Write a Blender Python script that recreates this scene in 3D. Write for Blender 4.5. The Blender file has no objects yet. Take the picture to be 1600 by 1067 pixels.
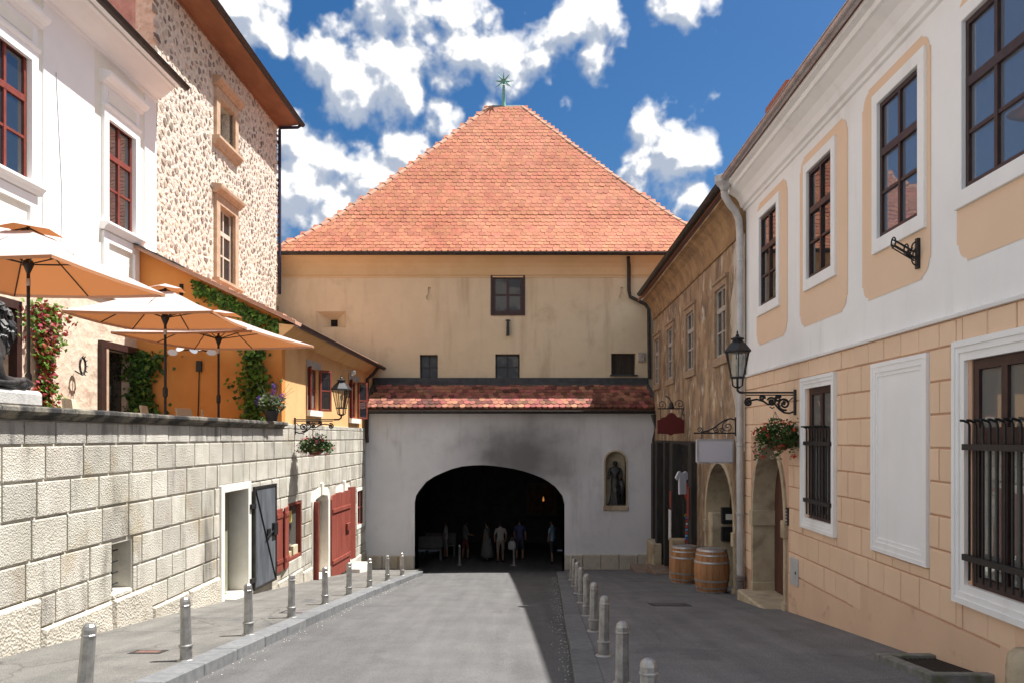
import bpy, bmesh, math, random
from mathutils import Vector, Matrix, noise
from mathutils.geometry import tessellate_polygon
random.seed(7)
R = math.radians
scene = bpy.context.scene
col = scene.collection

# ------------------------------------------------------------------ camera
E = 1.62          # eye height above the street at the camera
F = 1280.0        # focal length in photograph pixels (1600 wide)
cam_d = bpy.data.cameras.new('camera'); cam = bpy.data.objects.new('camera', cam_d); col.objects.link(cam)
cam_d.sensor_width = 36; cam_d.lens = F/1600*36; cam_d.shift_y = (682-533.5)/1600
cam_d.clip_start = 0.1; cam_d.clip_end = 3000
cam.location = (0, 0, E); cam.rotation_euler = (R(90), 0, 0)
scene.camera = cam

# ------------------------------------------------------------------ sun
SUN = Vector((-0.47, -0.105, -1.0)).normalized()          # direction the light travels
sd = bpy.data.lights.new('sun', 'SUN'); sun = bpy.data.objects.new('sun', sd); col.objects.link(sun)
sd.energy = 2.65; sd.angle = R(0.53); sd.color = (1.0, 0.97, 0.93)
sun.rotation_euler = SUN.to_track_quat('-Z', 'Y').to_euler()
sun.location = (8, 10, 40)

# ------------------------------------------------------------------ view
vs = scene.view_settings
vs.view_transform = 'Standard'; vs.look = 'None'; vs.exposure = 1.95; vs.gamma = 1.0; vs.use_curve_mapping = False
scene.cycles.max_bounces = 9; scene.cycles.diffuse_bounces = 6; scene.cycles.glossy_bounces = 4
scene.cycles.transparent_max_bounces = 16

# ------------------------------------------------------------------ world: physical sky with cumulus
world = bpy.data.worlds.new('World'); scene.world = world; world.use_nodes = True
def build_world():
    nt = world.node_tree; nt.nodes.clear(); N = nt.nodes; L = nt.links
    g = bpy.data.node_groups.new('cumulus', 'ShaderNodeTree')
    g.interface.new_socket('dir', in_out='INPUT', socket_type='NodeSocketVector')
    g.interface.new_socket('dens', in_out='OUTPUT', socket_type='NodeSocketFloat')
    gi = g.nodes.new('NodeGroupInput'); go = g.nodes.new('NodeGroupOutput')
    def vm(op, a=None, b=None):
        n = g.nodes.new('ShaderNodeVectorMath'); n.operation = op
        for i, x in enumerate((a, b)):
            if x is None: continue
            if isinstance(x, (tuple, Vector)): n.inputs[i].default_value = tuple(x)
            else: g.links.new(x, n.inputs[i])
        return n
    def mm(op, *a, clamp=False):
        n = g.nodes.new('ShaderNodeMath'); n.operation = op; n.use_clamp = clamp
        for i, x in enumerate(a):
            if isinstance(x, (int, float)): n.inputs[i].default_value = x
            else: g.links.new(x, n.inputs[i])
        return n.outputs[0]
    def nz(vec, scale, detail, rough=.5):
        n = g.nodes.new('ShaderNodeTexNoise'); n.inputs['Scale'].default_value = scale
        n.inputs['Detail'].default_value = detail; n.inputs['Roughness'].default_value = rough
        g.links.new(vec, n.inputs['Vector']); return n
    d = gi.outputs[0]
    w1 = nz(d, 9, 2)
    w1c = vm('SUBTRACT', w1.outputs['Color'], (.5, .5, .5)).outputs[0]
    w = g.nodes.new('ShaderNodeVectorMath'); w.operation = 'SCALE'; g.links.new(w1c, w.inputs[0]); w.inputs['Scale'].default_value = .055
    dw = vm('ADD', d, w.outputs[0]).outputs[0]
    blobs = [(515,100,54),(562,134,68),(614,108,62),(642,156,42),
      (640,6,72),(715,12,62),(715,82,54),(772,98,54),(700,132,36),
      (885,45,60),(938,40,58),(925,98,38),(842,86,36),(1064,6,48),
      (1022,206,48),(1048,240,60),(1000,256,42),(1084,256,42),
      (455,212,58),(470,278,76),(525,238,54),(575,278,82),(628,232,68),(694,202,54),(520,322,76),(440,335,62),
      (1085,325,34),(395,28,48),(416,62,28),(762,178,24)]
    dens = None
    def add(c, r):
        nonlocal dens
        dist = vm('DISTANCE', dw, tuple(c)).outputs['Value']
        v = mm('MULTIPLY_ADD', dist, -1.0/r, 1.0)
        dens = v if dens is None else mm('SMOOTH_MAX', dens, v, .25)
    for px, py, r in blobs:
        c = Vector(((px-800)/F, 1, (682-py)/F)); k = c.length; c.normalize()
        add(c, 1.28*r/F/k)
    # cumulus goes on outside the placed part, its cover thickened to brighten the shade
    dy = vm('DOT_PRODUCT', d, tuple(Vector((0,1,.33)).normalized())).outputs['Value']
    far = g.nodes.new('ShaderNodeMapRange'); far.interpolation_type = 'SMOOTHSTEP'; g.links.new(dy, far.inputs[0])
    far.inputs[1].default_value = .90; far.inputs[2].default_value = .80; far.inputs[3].default_value = -1.2; far.inputs[4].default_value = 0.
    n0 = nz(d, 3.2, 2).outputs['Fac']
    gen = mm('ADD', mm('MULTIPLY_ADD', n0, 3.2, -.92), far.outputs[0])
    dens = mm('MAXIMUM', dens, gen)
    n2 = nz(d, 12, 6, .6).outputs['Fac']; n3 = nz(d, 60, 2, .6).outputs['Fac']
    v = mm('MAXIMUM', dens, -1.0)
    v = mm('MULTIPLY_ADD', v, 1.5, -.30)
    v = mm('ADD', v, mm('MULTIPLY_ADD', n2, 1.9, -.95))
    v = mm('ADD', v, mm('MULTIPLY_ADD', n3, .9, -.45))
    vo = g.nodes.new('ShaderNodeTexVoronoi'); vo.inputs['Scale'].default_value = 20; vo.inputs['Detail'].default_value = 2; vo.inputs['Roughness'].default_value = .55
    g.links.new(dw, vo.inputs['Vector'])
    v = mm('ADD', v, mm('MULTIPLY_ADD', vo.outputs['Distance'], -1.05, .90))
    g.links.new(v, go.inputs[0])
    # main tree
    tc = N.new('ShaderNodeTexCoord')
    def grp(vec):
        n = N.new('ShaderNodeGroup'); n.node_tree = g; L.new(vec, n.inputs[0]); return n.outputs[0]
    def M2(op, *a, clamp=False):
        n = N.new('ShaderNodeMath'); n.operation = op; n.use_clamp = clamp
        for i, x in enumerate(a):
            if isinstance(x, (int, float)): n.inputs[i].default_value = x
            else: L.new(x, n.inputs[i])
        return n.outputs[0]
    nrm = N.new('ShaderNodeVectorMath'); nrm.operation = 'NORMALIZE'; L.new(tc.outputs['Generated'], nrm.inputs[0])
    off = N.new('ShaderNodeVectorMath'); off.operation = 'ADD'; L.new(nrm.outputs[0], off.inputs[0]); off.inputs[1].default_value = (.009, 0, .02)
    d0 = grp(nrm.outputs[0]); d1 = grp(off.outputs[0])
    def mr(x, a, b):
        n = N.new('ShaderNodeMapRange'); n.interpolation_type = 'SMOOTHSTEP'
        L.new(x, n.inputs[0]); n.inputs[1].default_value = a; n.inputs[2].default_value = b; return n.outputs[0]
    mask = mr(d0, -.2, .62)
    lit = mr(M2('SUBTRACT', d0, d1), -.42, .60)
    thick = mr(d0, .1, 1.1)
    br = M2('ADD', M2('MULTIPLY', lit, .5), .50)
    br = M2('MULTIPLY', br, M2('MULTIPLY_ADD', thick, .12, .88))
    ramp = N.new('ShaderNodeMixRGB'); ramp.inputs[1].default_value = (.36,.41,.50,1); ramp.inputs[2].default_value = (1,.985,.95,1)
    L.new(mr(br, .50, 1.0), ramp.inputs[0])
    sky = N.new('ShaderNodeTexSky'); sky.sky_type = 'NISHITA'; sky.sun_disc = False
    sky.sun_elevation = math.asin(-SUN.z); sky.sun_rotation = math.atan2(-SUN.x, -SUN.y)
    sky.altitude = 200; sky.air_density = 1.0; sky.dust_density = 1.8; sky.ozone_density = 4.5
    hs = N.new('ShaderNodeHueSaturation'); hs.inputs['Saturation'].default_value = SKY_SAT; hs.inputs['Value'].default_value = SKY_VAL
    L.new(sky.outputs[0], hs.inputs['Color'])
    csc = N.new('ShaderNodeMixRGB'); csc.blend_type = 'MULTIPLY'; csc.inputs[0].default_value = 1
    L.new(ramp.outputs[0], csc.inputs[1]); csc.inputs[2].default_value = (CLOUD, CLOUD, CLOUD, 1)
    mix = N.new('ShaderNodeMixRGB'); L.new(mask, mix.inputs[0]); L.new(hs.outputs[0], mix.inputs[1]); L.new(csc.outputs[0], mix.inputs[2])
    bg = N.new('ShaderNodeBackground'); bg.inputs[1].default_value = SKY_STR
    L.new(mix.outputs[0], bg.inputs[0])
    out = N.new('ShaderNodeOutputWorld'); L.new(bg.outputs[0], out.inputs[0])
SKY_STR = .06; SKY_SAT = 1.35; SKY_VAL = .47; CLOUD = 5.6
build_world()
world.cycles.sampling_method = 'MANUAL'; world.cycles.sample_map_resolution = 512

# ------------------------------------------------------------------ frames of reference
def P(px, py, Y): return Vector(((px-800)/F*Y, Y, E+(682-py)/F*Y))
def g(y):                               # height of the street: it falls away from the camera
    y = max(y, -20)
    if y > 31: return g(31)-.02*(y-31)
    return -.095*y-.0005*y*y
class Wall:                             # a wall along the street; s runs away from the camera, n out into the street
    def __init__(self, a, m, side): self.a, self.m, self.side = a, m, side
    def s(self, px): return self.a/((px-800)/F-self.m)
    def z(self, px, py): return E+(682-py)/F*self.s(px)
    def __call__(self, s, n, z): return Vector((self.a+self.m*s+self.side*n, s-self.side*self.m*n, z))
    def basis(self):
        n = Vector((self.side, -self.side*self.m, 0)).normalized(); z = Vector((0,0,1)); x = n.cross(z)
        return Matrix((x, n, z)).transposed()
class Front:                            # a wall facing the camera; s runs to the right
    def __init__(self, Y): self.Y = Y
    def s(self, px): return (px-800)/F*self.Y
    def z(self, py): return E+(682-py)/F*self.Y
    def __call__(self, s, n, z): return Vector((s, self.Y-n, z))
    def basis(self): return Matrix((Vector((-1,0,0)), Vector((0,-1,0)), Vector((0,0,1)))).transposed()
LW = Wall(-5.74, .0133, 1); MW = Wall(-9.16, .0133, 1); RW = Wall(4.32, .028, -1)
GW = Front(29.8); TW = Front(31.3); AW = Front(19.5)

# ------------------------------------------------------------------ mesh helpers
ORG = {}
class MB:
    def __init__(self): self.v = []; self.f = []
    def add(self, vs, fs):
        b = len(self.v); self.v += [Vector(p) for p in vs]; self.f += [tuple(i+b for i in q) for q in fs]
    def hexa(self, p):                 # 8 points: bottom loop 0-3, top loop 4-7
        self.add(p, [(0,1,2,3),(4,7,6,5),(0,4,5,1),(1,5,6,2),(2,6,7,3),(3,7,4,0)]); return self
    def box(self, f, s0, s1, n0, n1, z0, z1):
        return self.hexa([f(s0,n0,z0),f(s1,n0,z0),f(s1,n1,z0),f(s0,n1,z0),f(s0,n0,z1),f(s1,n0,z1),f(s1,n1,z1),f(s0,n1,z1)])
    def wbox(self, x0,x1,y0,y1,z0,z1):
        return self.box(lambda a,b,c: Vector((a,b,c)), x0,x1,y0,y1,z0,z1)
    def loop_prism(self, a, b):        # two matching loops -> closed prism
        n = len(a); tr = tessellate_polygon([a])
        self.add(list(a)+list(b), [tuple(t) for t in tr]+[tuple(i+n for i in reversed(t)) for t in tr]+[(i,(i+1)%n,(i+1)%n+n,i+n) for i in range(n)]); return self
    def prism(self, f, poly, n0, n1):
        return self.loop_prism([f(s,n0,z) for s,z in poly], [f(s,n1,z) for s,z in poly])
    def facade(self, f, outer, holes=(), n=0., depth=.3, skirt=.4):
        loops = [list(outer)]+[list(h) for h in holes]
        flat = [p for l in loops for p in l]
        tr = tessellate_polygon([[Vector((p[0],p[1],0)) for p in l] for l in loops])
        self.add([f(s,n,z) for s,z in flat], [tuple(t) for t in tr])
        for k, l in enumerate(loops):
            d = skirt if k == 0 else depth
            if d <= 0: continue
            m = len(l); self.add([f(s,n,z) for s,z in l]+[f(s,n-d,z) for s,z in l], [(i,(i+1)%m,(i+1)%m+m,i+m) for i in range(m)])
        return self
    def ring(self, f, s0,s1,z0,z1, w, n0, n1, wb=None):   # picture-frame moulding whose outer edge is s0..z1
        wb = w if wb is None else wb
        o = [(s0,z0),(s1,z0),(s1,z1),(s0,z1)]; i = [(s0+w,z0+wb),(s1-w,z0+wb),(s1-w,z1-w),(s0+w,z1-w)]
        v = [f(s,n1,z) for s,z in o]+[f(s,n1,z) for s,z in i]+[f(s,n0,z) for s,z in o]+[f(s,n0,z) for s,z in i]
        q = []
        for k in range(4):
            j = (k+1)%4; q += [(k,j,4+j,4+k),(k,8+k,8+j,j),(4+k,4+j,12+j,12+k)]
        self.add(v, q); return self
    def tube(self, pts, r, seg=8, close=False, cap=True):
        pts = [Vector(p) for p in pts]; n = len(pts); rs = r if isinstance(r,(list,tuple)) else [r]*n
        base = len(self.v); up = None; rings = []
        for i, p in enumerate(pts):
            if close: t = pts[(i+1)%n]-pts[i-1]
            else: t = pts[min(i+1,n-1)]-pts[max(i-1,0)]
            if t.length < 1e-9: t = Vector((0,0,1))
            t.normalize()
            if up is None: up = t.orthogonal().normalized()
            up = up-t*up.dot(t)
            if up.length < 1e-6: up = t.orthogonal()
            up.normalize(); w = t.cross(up)
            rings.append([p+(up*math.cos(2*math.pi*k/seg)+w*math.sin(2*math.pi*k/seg))*rs[i] for k in range(seg)])
        vs = [q for rg in rings for q in rg]; fs = []
        m = n if close else n-1
        for i in range(m):
            a = i*seg; b = ((i+1)%n)*seg
            for k in range(seg): fs.append((a+k, a+(k+1)%seg, b+(k+1)%seg, b+k))
        if cap and not close:
            fs.append(tuple(range(seg))[::-1]); fs.append(tuple((n-1)*seg+k for k in range(seg)))
        self.add(vs, fs); return self
    def lathe(self, c, prof, seg=16, sx=1, sy=1, a0=0):
        c = Vector(c); vs = []; fs = []
        for r, z in prof:
            for k in range(seg):
                a = a0+2*math.pi*k/seg; vs.append(c+Vector((r*math.cos(a)*sx, r*math.sin(a)*sy, z)))
        for i in range(len(prof)-1):
            for k in range(seg): fs.append((i*seg+k, i*seg+(k+1)%seg, (i+1)*seg+(k+1)%seg, (i+1)*seg+k))
        fs.append(tuple(range(seg))[::-1]); fs.append(tuple((len(prof)-1)*seg+k for k in range(seg)))
        self.add(vs, fs); return self
    def sweep(self, f, s0, s1, prof):   # profile of (n,z) swept from s0 to s1, closed
        m = len(prof); a = [f(s0,n,z) for n,z in prof]; b = [f(s1,n,z) for n,z in prof]
        return self.loop_prism_any(a, b)
    def loop_prism_any(self, a, b):
        n = len(a); ax = (b[0]-a[0]).normalized(); u = ax.orthogonal().normalized(); w = ax.cross(u)
        tr = tessellate_polygon([[Vector((p.dot(u),p.dot(w),0)) for p in a]])
        self.add(list(a)+list(b), [tuple(t) for t in tr]+[tuple(i+n for i in reversed(t)) for t in tr]+[(i,(i+1)%n,(i+1)%n+n,i+n) for i in range(n)]); return self
    def build(self, name, mat, parent=None, org=None, smooth=False, bev=0, sub=0, recalc=True):
        o3 = ORG[parent.name] if parent is not None else (Vector(org) if org is not None else Vector((0,0,0)))
        me = bpy.data.meshes.new(name)
        me.from_pydata([p-o3 for p in self.v], [], self.f)
        bm = bmesh.new(); bm.from_mesh(me)
        if bev or recalc:
            bmesh.ops.remove_doubles(bm, verts=bm.verts, dist=1e-5) if bev else None
            if recalc: bmesh.ops.recalc_face_normals(bm, faces=bm.faces)
            if bev:
                ed = [e for e in bm.edges if len(e.link_faces) == 2 and e.calc_face_angle(0) > .5]
                bmesh.ops.bevel(bm, geom=ed, offset=bev, segments=1, affect='EDGES', clamp_overlap=True)
        bm.to_mesh(me); bm.free()
        if smooth:
            for p in me.polygons: p.use_smooth = True
            if smooth is not True: me.set_sharp_from_angle(angle=R(smooth))
        me.materials.append(mat)
        ob = bpy.data.objects.new(name, me); col.objects.link(ob)
        if parent is not None: ob.parent = parent
        else: ob.location = o3
        ORG[ob.name] = o3
        return ob
def thing(name, label, cat, loc, group=None, kind=None):
    o = bpy.data.objects.new(name, None); col.objects.link(o); o.empty_display_size = .2
    o.location = loc; ORG[o.name] = Vector(loc); tag(o, label, cat, group, kind); return o
def tag(o, label=None, cat=None, group=None, kind=None):
    if label: o['label'] = label
    if cat: o['category'] = cat
    if group: o['group'] = group
    if kind: o['kind'] = kind
    return o
KIDS = {}
def copy_tree(o, label=None, parent=None):
    c = o.copy(); col.objects.link(c); c.parent = parent
    ORG[c.name] = ORG[o.name].copy()
    if label: c['label'] = label
    for ch in [k for k in bpy.data.objects if k.parent == o]: copy_tree(ch, None, c)
    return c
def piece(name, me, parent, loc, rot, scale, kind=None):
    o = bpy.data.objects.new(name, me); col.objects.link(o); o.parent = parent
    o.location = Vector(loc)-ORG[parent.name]; o.rotation_mode = 'QUATERNION'; o.rotation_quaternion = rot; o.scale = scale
    return o
def arc(cx, cz, rx, rz, a0, a1, n):
    return [(cx+rx*math.cos(R(a0+(a1-a0)*i/n)), cz+rz*math.sin(R(a0+(a1-a0)*i/n))) for i in range(n+1)]
def rect(s0,s1,z0,z1): return [(s0,z0),(s1,z0),(s1,z1),(s0,z1)]

# ------------------------------------------------------------------ materials
def mat(name, c1, c2=None, scale=3., rough=.85, bump=0., bscale=40., rnd=0., metal=0., c3=None, s3=1.5, t3=.55, w3=.12, stretch=(1,1,1), c4=None, s4=1., t4=.6, w4=.08, st4=None, spec=.3, vor=0., vscale=20., hue=0., detail=6, big=0., emit=None, trans=0., tcol=None):
    m = bpy.data.materials.new(name); m.use_nodes = True; nt = m.node_tree; N = nt.nodes; L = nt.links
    b = N['Principled BSDF']; b.inputs['Roughness'].default_value = rough; b.inputs['Metallic'].default_value = metal
    b.inputs['Specular IOR Level'].default_value = spec
    geo = N.new('ShaderNodeNewGeometry')
    mp = N.new('ShaderNodeMapping'); L.new(geo.outputs['Position'], mp.inputs['Vector']); mp.inputs['Scale'].default_value = stretch
    def noisen(sc, dt=detail, vec=mp.outputs[0]):
        n = N.new('ShaderNodeTexNoise'); n.inputs['Scale'].default_value = sc; n.inputs['Detail'].default_value = dt; n.inputs['Roughness'].default_value = .62
        L.new(vec, n.inputs['Vector']); return n.outputs['Fac']
    def mrange(x, a, c, lo=0., hi=1.):
        n = N.new('ShaderNodeMapRange'); n.interpolation_type = 'SMOOTHSTEP'; L.new(x, n.inputs[0])
        n.inputs[1].default_value = a; n.inputs[2].default_value = c; n.inputs[3].default_value = lo; n.inputs[4].default_value = hi; return n.outputs[0]
    def mix(fac, a, c, bt='MIX'):
        n = N.new('ShaderNodeMixRGB'); n.blend_type = bt
        if isinstance(fac, float): n.inputs[0].default_value = fac
        else: L.new(fac, n.inputs[0])
        for i, x in ((1,a),(2,c)):
            if isinstance(x, tuple): n.inputs[i].default_value = (*x[:3],1)
            else: L.new(x, n.inputs[i])
        return n.outputs[0]
    colr = tuple(c1)
    if c2 is not None: colr = mix(mrange(noisen(scale), .35, .65), tuple(c1), tuple(c2))
    if c3 is not None: colr = mix(mrange(noisen(s3, 8), t3-w3, t3+w3), colr, tuple(c3))
    if c4 is not None:
        v4 = mp.outputs[0]
        if st4 is not None:
            m4 = N.new('ShaderNodeMapping'); L.new(geo.outputs['Position'], m4.inputs['Vector']); m4.inputs['Scale'].default_value = st4; m4.inputs['Location'].default_value = (3.1,7.7,1.3); v4 = m4.outputs[0]
        colr = mix(mrange(noisen(s4, 9, v4), t4-w4, t4+w4), colr, tuple(c4))
    if big: colr = mix(1., colr, mix(mrange(noisen(.35, 4, geo.outputs['Position']), .3, .7), (1-big,)*3, (1+big*.3,)*3), 'MULTIPLY')
    if rnd or hue:
        oi = N.new('ShaderNodeObjectInfo')
        ad = N.new('ShaderNodeMath'); ad.operation = 'ADD'; L.new(oi.outputs['Random'], ad.inputs[0]); L.new(geo.outputs['Random Per Island'], ad.inputs[1])
        fr = N.new('ShaderNodeMath'); fr.operation = 'FRACT'; L.new(ad.outputs[0], fr.inputs[0])
        h = N.new('ShaderNodeHueSaturation')
        v = N.new('ShaderNodeMapRange'); L.new(fr.outputs[0], v.inputs[0]); v.inputs[3].default_value = 1-rnd; v.inputs[4].default_value = 1+rnd
        L.new(v.outputs[0], h.inputs['Value'])
        if hue:
            f2 = N.new('ShaderNodeMath'); f2.operation = 'MULTIPLY'; f2.inputs[1].default_value = 7.31; L.new(fr.outputs[0], f2.inputs[0])
            f3 = N.new('ShaderNodeMath'); f3.operation = 'FRACT'; L.new(f2.outputs[0], f3.inputs[0])
            hv = N.new('ShaderNodeMapRange'); L.new(f3.outputs[0], hv.inputs[0]); hv.inputs[3].default_value = .5-hue; hv.inputs[4].default_value = .5+hue
            L.new(hv.outputs[0], h.inputs['Hue'])
        if isinstance(colr, tuple): h.inputs['Color'].default_value = (*colr,1)
        else: L.new(colr, h.inputs['Color'])
        colr = h.outputs[0]
    if isinstance(colr, tuple): b.inputs['Base Color'].default_value = (*colr[:3],1)
    else: L.new(colr, b.inputs['Base Color'])
    hgt = None
    if bump:
        bp = N.new('ShaderNodeBump'); bp.inputs['Strength'].default_value = bump; bp.inputs['Distance'].default_value = .02
        L.new(noisen(bscale, 5), bp.inputs['Height']); L.new(bp.outputs[0], b.inputs['Normal']); hgt = bp
    if vor:
        vn = N.new('ShaderNodeTexVoronoi'); vn.inputs['Scale'].default_value = vscale; L.new(geo.outputs['Position'], vn.inputs['Vector'])
        bp = N.new('ShaderNodeBump'); bp.inputs['Strength'].default_value = vor; bp.inputs['Distance'].default_value = .03
        L.new(vn.outputs['Distance'], bp.inputs['Height'])
        if hgt: L.new(hgt.outputs[0], bp.inputs['Normal'])
        L.new(bp.outputs[0], b.inputs['Normal'])
    if emit: b.inputs['Emission Color'].default_value = (*emit[:3],1); b.inputs['Emission Strength'].default_value = emit[3]
    if trans:
        b.inputs['Transmission Weight'].default_value = 0
        tr = N.new('ShaderNodeBsdfTranslucent'); tr.inputs['Color'].default_value = (*(tcol or c1)[:3],1)
        ms = N.new('ShaderNodeMixShader'); ms.inputs[0].default_value = trans
        L.new(b.outputs[0], ms.inputs[1]); L.new(tr.outputs[0], ms.inputs[2]); L.new(ms.outputs[0], N['Material Output'].inputs[0])
    m['out'] = 1
    return m
def glass(name, c, ior=2.1, wob=.02):
    m = bpy.data.materials.new(name); m.use_nodes = True; nt = m.node_tree; b = nt.nodes['Principled BSDF']
    b.inputs['Base Color'].default_value = (*c,1); b.inputs['Roughness'].default_value = .015; b.inputs['IOR'].default_value = ior
    n = nt.nodes.new('ShaderNodeTexNoise'); n.inputs['Scale'].default_value = 2.2; n.inputs['Detail'].default_value = 1
    geo = nt.nodes.new('ShaderNodeNewGeometry'); nt.links.new(geo.outputs['Position'], n.inputs['Vector'])
    bp = nt.nodes.new('ShaderNodeBump'); bp.inputs['Strength'].default_value = wob; bp.inputs['Distance'].default_value = .1
    nt.links.new(n.outputs['Fac'], bp.inputs['Height']); nt.links.new(bp.outputs[0], b.inputs['Normal']); return m
def clear_glass(name):
    m = bpy.data.materials.new(name); m.use_nodes = True; nt = m.node_tree; nt.nodes.clear()
    o = nt.nodes.new('ShaderNodeOutputMaterial'); t = nt.nodes.new('ShaderNodeBsdfTransparent'); gl = nt.nodes.new('ShaderNodeBsdfGlossy'); gl.inputs['Roughness'].default_value = .02
    t.inputs[0].default_value = (.82,.84,.84,1)
    fr = nt.nodes.new('ShaderNodeFresnel'); fr.inputs[0].default_value = 1.6; mx = nt.nodes.new('ShaderNodeMixShader')
    nt.links.new(fr.outputs[0], mx.inputs[0]); nt.links.new(t.outputs[0], mx.inputs[1]); nt.links.new(gl.outputs[0], mx.inputs[2]); nt.links.new(mx.outputs[0], o.inputs[0]); return m

def patchwork(name, c1, c2, cp, rough=.9, crack=.5):       # asphalt with repair patches, grit and cracks
    m = mat(name, c1, c2, scale=1.3, rough=rough, bump=.35, bscale=180, c3=cp, s3=.55, t3=.6, w3=.03, spec=.25)
    nt = m.node_tree; N = nt.nodes; L = nt.links; b = N['Principled BSDF']
    src = b.inputs['Base Color'].links[0].from_socket
    geo = [n for n in N if n.type == 'NEW_GEOMETRY'][0]
    n = N.new('ShaderNodeTexNoise'); n.inputs['Scale'].default_value = 75; n.inputs['Detail'].default_value = 5; L.new(geo.outputs['Position'], n.inputs['Vector'])
    r = N.new('ShaderNodeMapRange'); L.new(n.outputs['Fac'], r.inputs[0]); r.inputs[1].default_value = .3; r.inputs[2].default_value = .7; r.inputs[3].default_value = .6; r.inputs[4].default_value = 1.42
    mx = N.new('ShaderNodeMixRGB'); mx.blend_type = 'MULTIPLY'; mx.inputs[0].default_value = 1; L.new(src, mx.inputs[1]); L.new(r.outputs[0], mx.inputs[2])
    ws = N.new('ShaderNodeTexNoise'); ws.inputs['Scale'].default_value = 1.7; ws.inputs['Detail'].default_value = 4; L.new(geo.outputs['Position'], ws.inputs['Vector'])
    wv = N.new('ShaderNodeMixRGB'); wv.inputs[0].default_value = .35; L.new(geo.outputs['Position'], wv.inputs[1]); L.new(ws.outputs['Color'], wv.inputs[2])
    vo = N.new('ShaderNodeTexVoronoi'); vo.feature = 'DISTANCE_TO_EDGE'; vo.inputs['Scale'].default_value = .55; L.new(wv.outputs[0], vo.inputs['Vector'])
    cr = N.new('ShaderNodeMapRange'); L.new(vo.outputs['Distance'], cr.inputs[0]); cr.inputs[1].default_value = .0; cr.inputs[2].default_value = .008; cr.inputs[3].default_value = crack; cr.inputs[4].default_value = 1
    m2 = N.new('ShaderNodeMixRGB'); m2.blend_type = 'MULTIPLY'; m2.inputs[0].default_value = 1; L.new(mx.outputs[0], m2.inputs[1]); L.new(cr.outputs[0], m2.inputs[2])
    st = N.new('ShaderNodeMapping'); L.new(geo.outputs['Position'], st.inputs['Vector']); st.inputs['Scale'].default_value = (2.6,.16,1)
    sn = N.new('ShaderNodeTexNoise'); sn.inputs['Scale'].default_value = 1.6; sn.inputs['Detail'].default_value = 6; L.new(st.outputs[0], sn.inputs['Vector'])
    sr = N.new('ShaderNodeMapRange'); L.new(sn.outputs['Fac'], sr.inputs[0]); sr.inputs[1].default_value = .3; sr.inputs[2].default_value = .7; sr.inputs[3].default_value = .86; sr.inputs[4].default_value = 1.13
    m3 = N.new('ShaderNodeMixRGB'); m3.blend_type = 'MULTIPLY'; m3.inputs[0].default_value = 1; L.new(m2.outputs[0], m3.inputs[1]); L.new(sr.outputs[0], m3.inputs[2])
    L.new(m3.outputs[0], b.inputs['Base Color']); return m

MT = {}
MT['road'] = patchwork('asphalt', (.10,.098,.097), (.116,.113,.111), (.094,.091,.091), crack=.93)
MT['pave'] = patchwork('worn_asphalt', (.125,.12,.11), (.165,.157,.142), (.10,.098,.095), crack=.6)
MT['pave_r'] = patchwork('pavement_asphalt', (.15,.148,.15), (.178,.175,.176), (.135,.133,.135), crack=.8)
MT['kerb'] = mat('kerb_granite', (.125,.13,.135), (.17,.172,.172), scale=9, rnd=.12, bump=.25, bscale=120)
MT['lime'] = mat('hewn_limestone', (.455,.425,.36), (.555,.525,.455), scale=2.2, rnd=.17, hue=.008, bump=.95, bscale=52, vor=.4, vscale=42, c3=(.42,.36,.26), s3=1.2, t3=.62, w3=.1, c4=(.22,.20,.17), s4=1.3, t4=.63, w4=.09, st4=(1,1,.22))
MT['lime_rough'] = mat('rough_limestone', (.46,.42,.345), (.57,.53,.45), scale=3, rnd=.08, bump=.9, bscale=34, vor=.5, vscale=30, c3=(.44,.38,.29), s3=3, t3=.62)
MT['mortar'] = mat('pale_mortar', (.50,.47,.405), (.57,.54,.47), scale=6, bump=.4, bscale=60)
MT['coping'] = mat('weathered_coping', (.24,.215,.17), (.10,.095,.085), scale=3.5, rough=.95, rnd=.15, bump=.7, bscale=30, c3=(.035,.034,.033), s3=2.2, t3=.52, w3=.08)
MT['frame_stone'] = mat('dressed_stone', (.68,.65,.58), (.74,.71,.65), scale=4, bump=.2, bscale=60)
MT['white'] = mat('white_plaster', (.83,.83,.825), (.86,.86,.855), scale=1.5, rough=.9, bump=.08, bscale=60)
MT['cream'] = mat('cream_plaster', (.78,.765,.68), (.82,.805,.72), scale=1.2, rough=.9, bump=.08, bscale=60)
MT['pinkwall'] = mat('rough_pink_plaster', (.62,.49,.37), (.72,.60,.47), scale=2.5, bump=1., bscale=9, vor=.5, vscale=5, c3=(.50,.36,.27), s3=2.5, t3=.6)
MT['orange'] = mat('shaded_orange_plaster', (.62,.235,.055), (.66,.275,.075), scale=1.1, bump=.1, bscale=60)  # deeper orange carries the parasols' tinted shade in the colour
MT['orange_sunlit'] = mat('sunlit_orange_plaster', (.70,.40,.17), (.76,.46,.21), scale=1.1, bump=.1, bscale=60, c3=(.62,.33,.13), s3=1.2, t3=.66)  # paler copy of the orange plaster, sunlight put into its colour
MT['peach'] = mat('peach_plaster', (.76,.55,.385), (.79,.58,.41), scale=1.6, rough=.9, rnd=.035, bump=.07, bscale=80, c3=(.70,.50,.345), s3=.8, t3=.62)
MT['peach_base'] = mat('peach_plinth', (.68,.475,.33), (.72,.51,.355), scale=1.2, rough=.9, bump=.12, bscale=60, c3=(.42,.27,.17), s3=2.2, t3=.67, w3=.1)
MT['groove'] = mat('joint_plaster', (.54,.34,.23), (.58,.38,.265), scale=4, rough=.95)
MT['panel'] = mat('peach_panel', (.77,.565,.40), (.79,.585,.42), scale=1.2, rough=.9, bump=.05, bscale=80)
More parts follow.
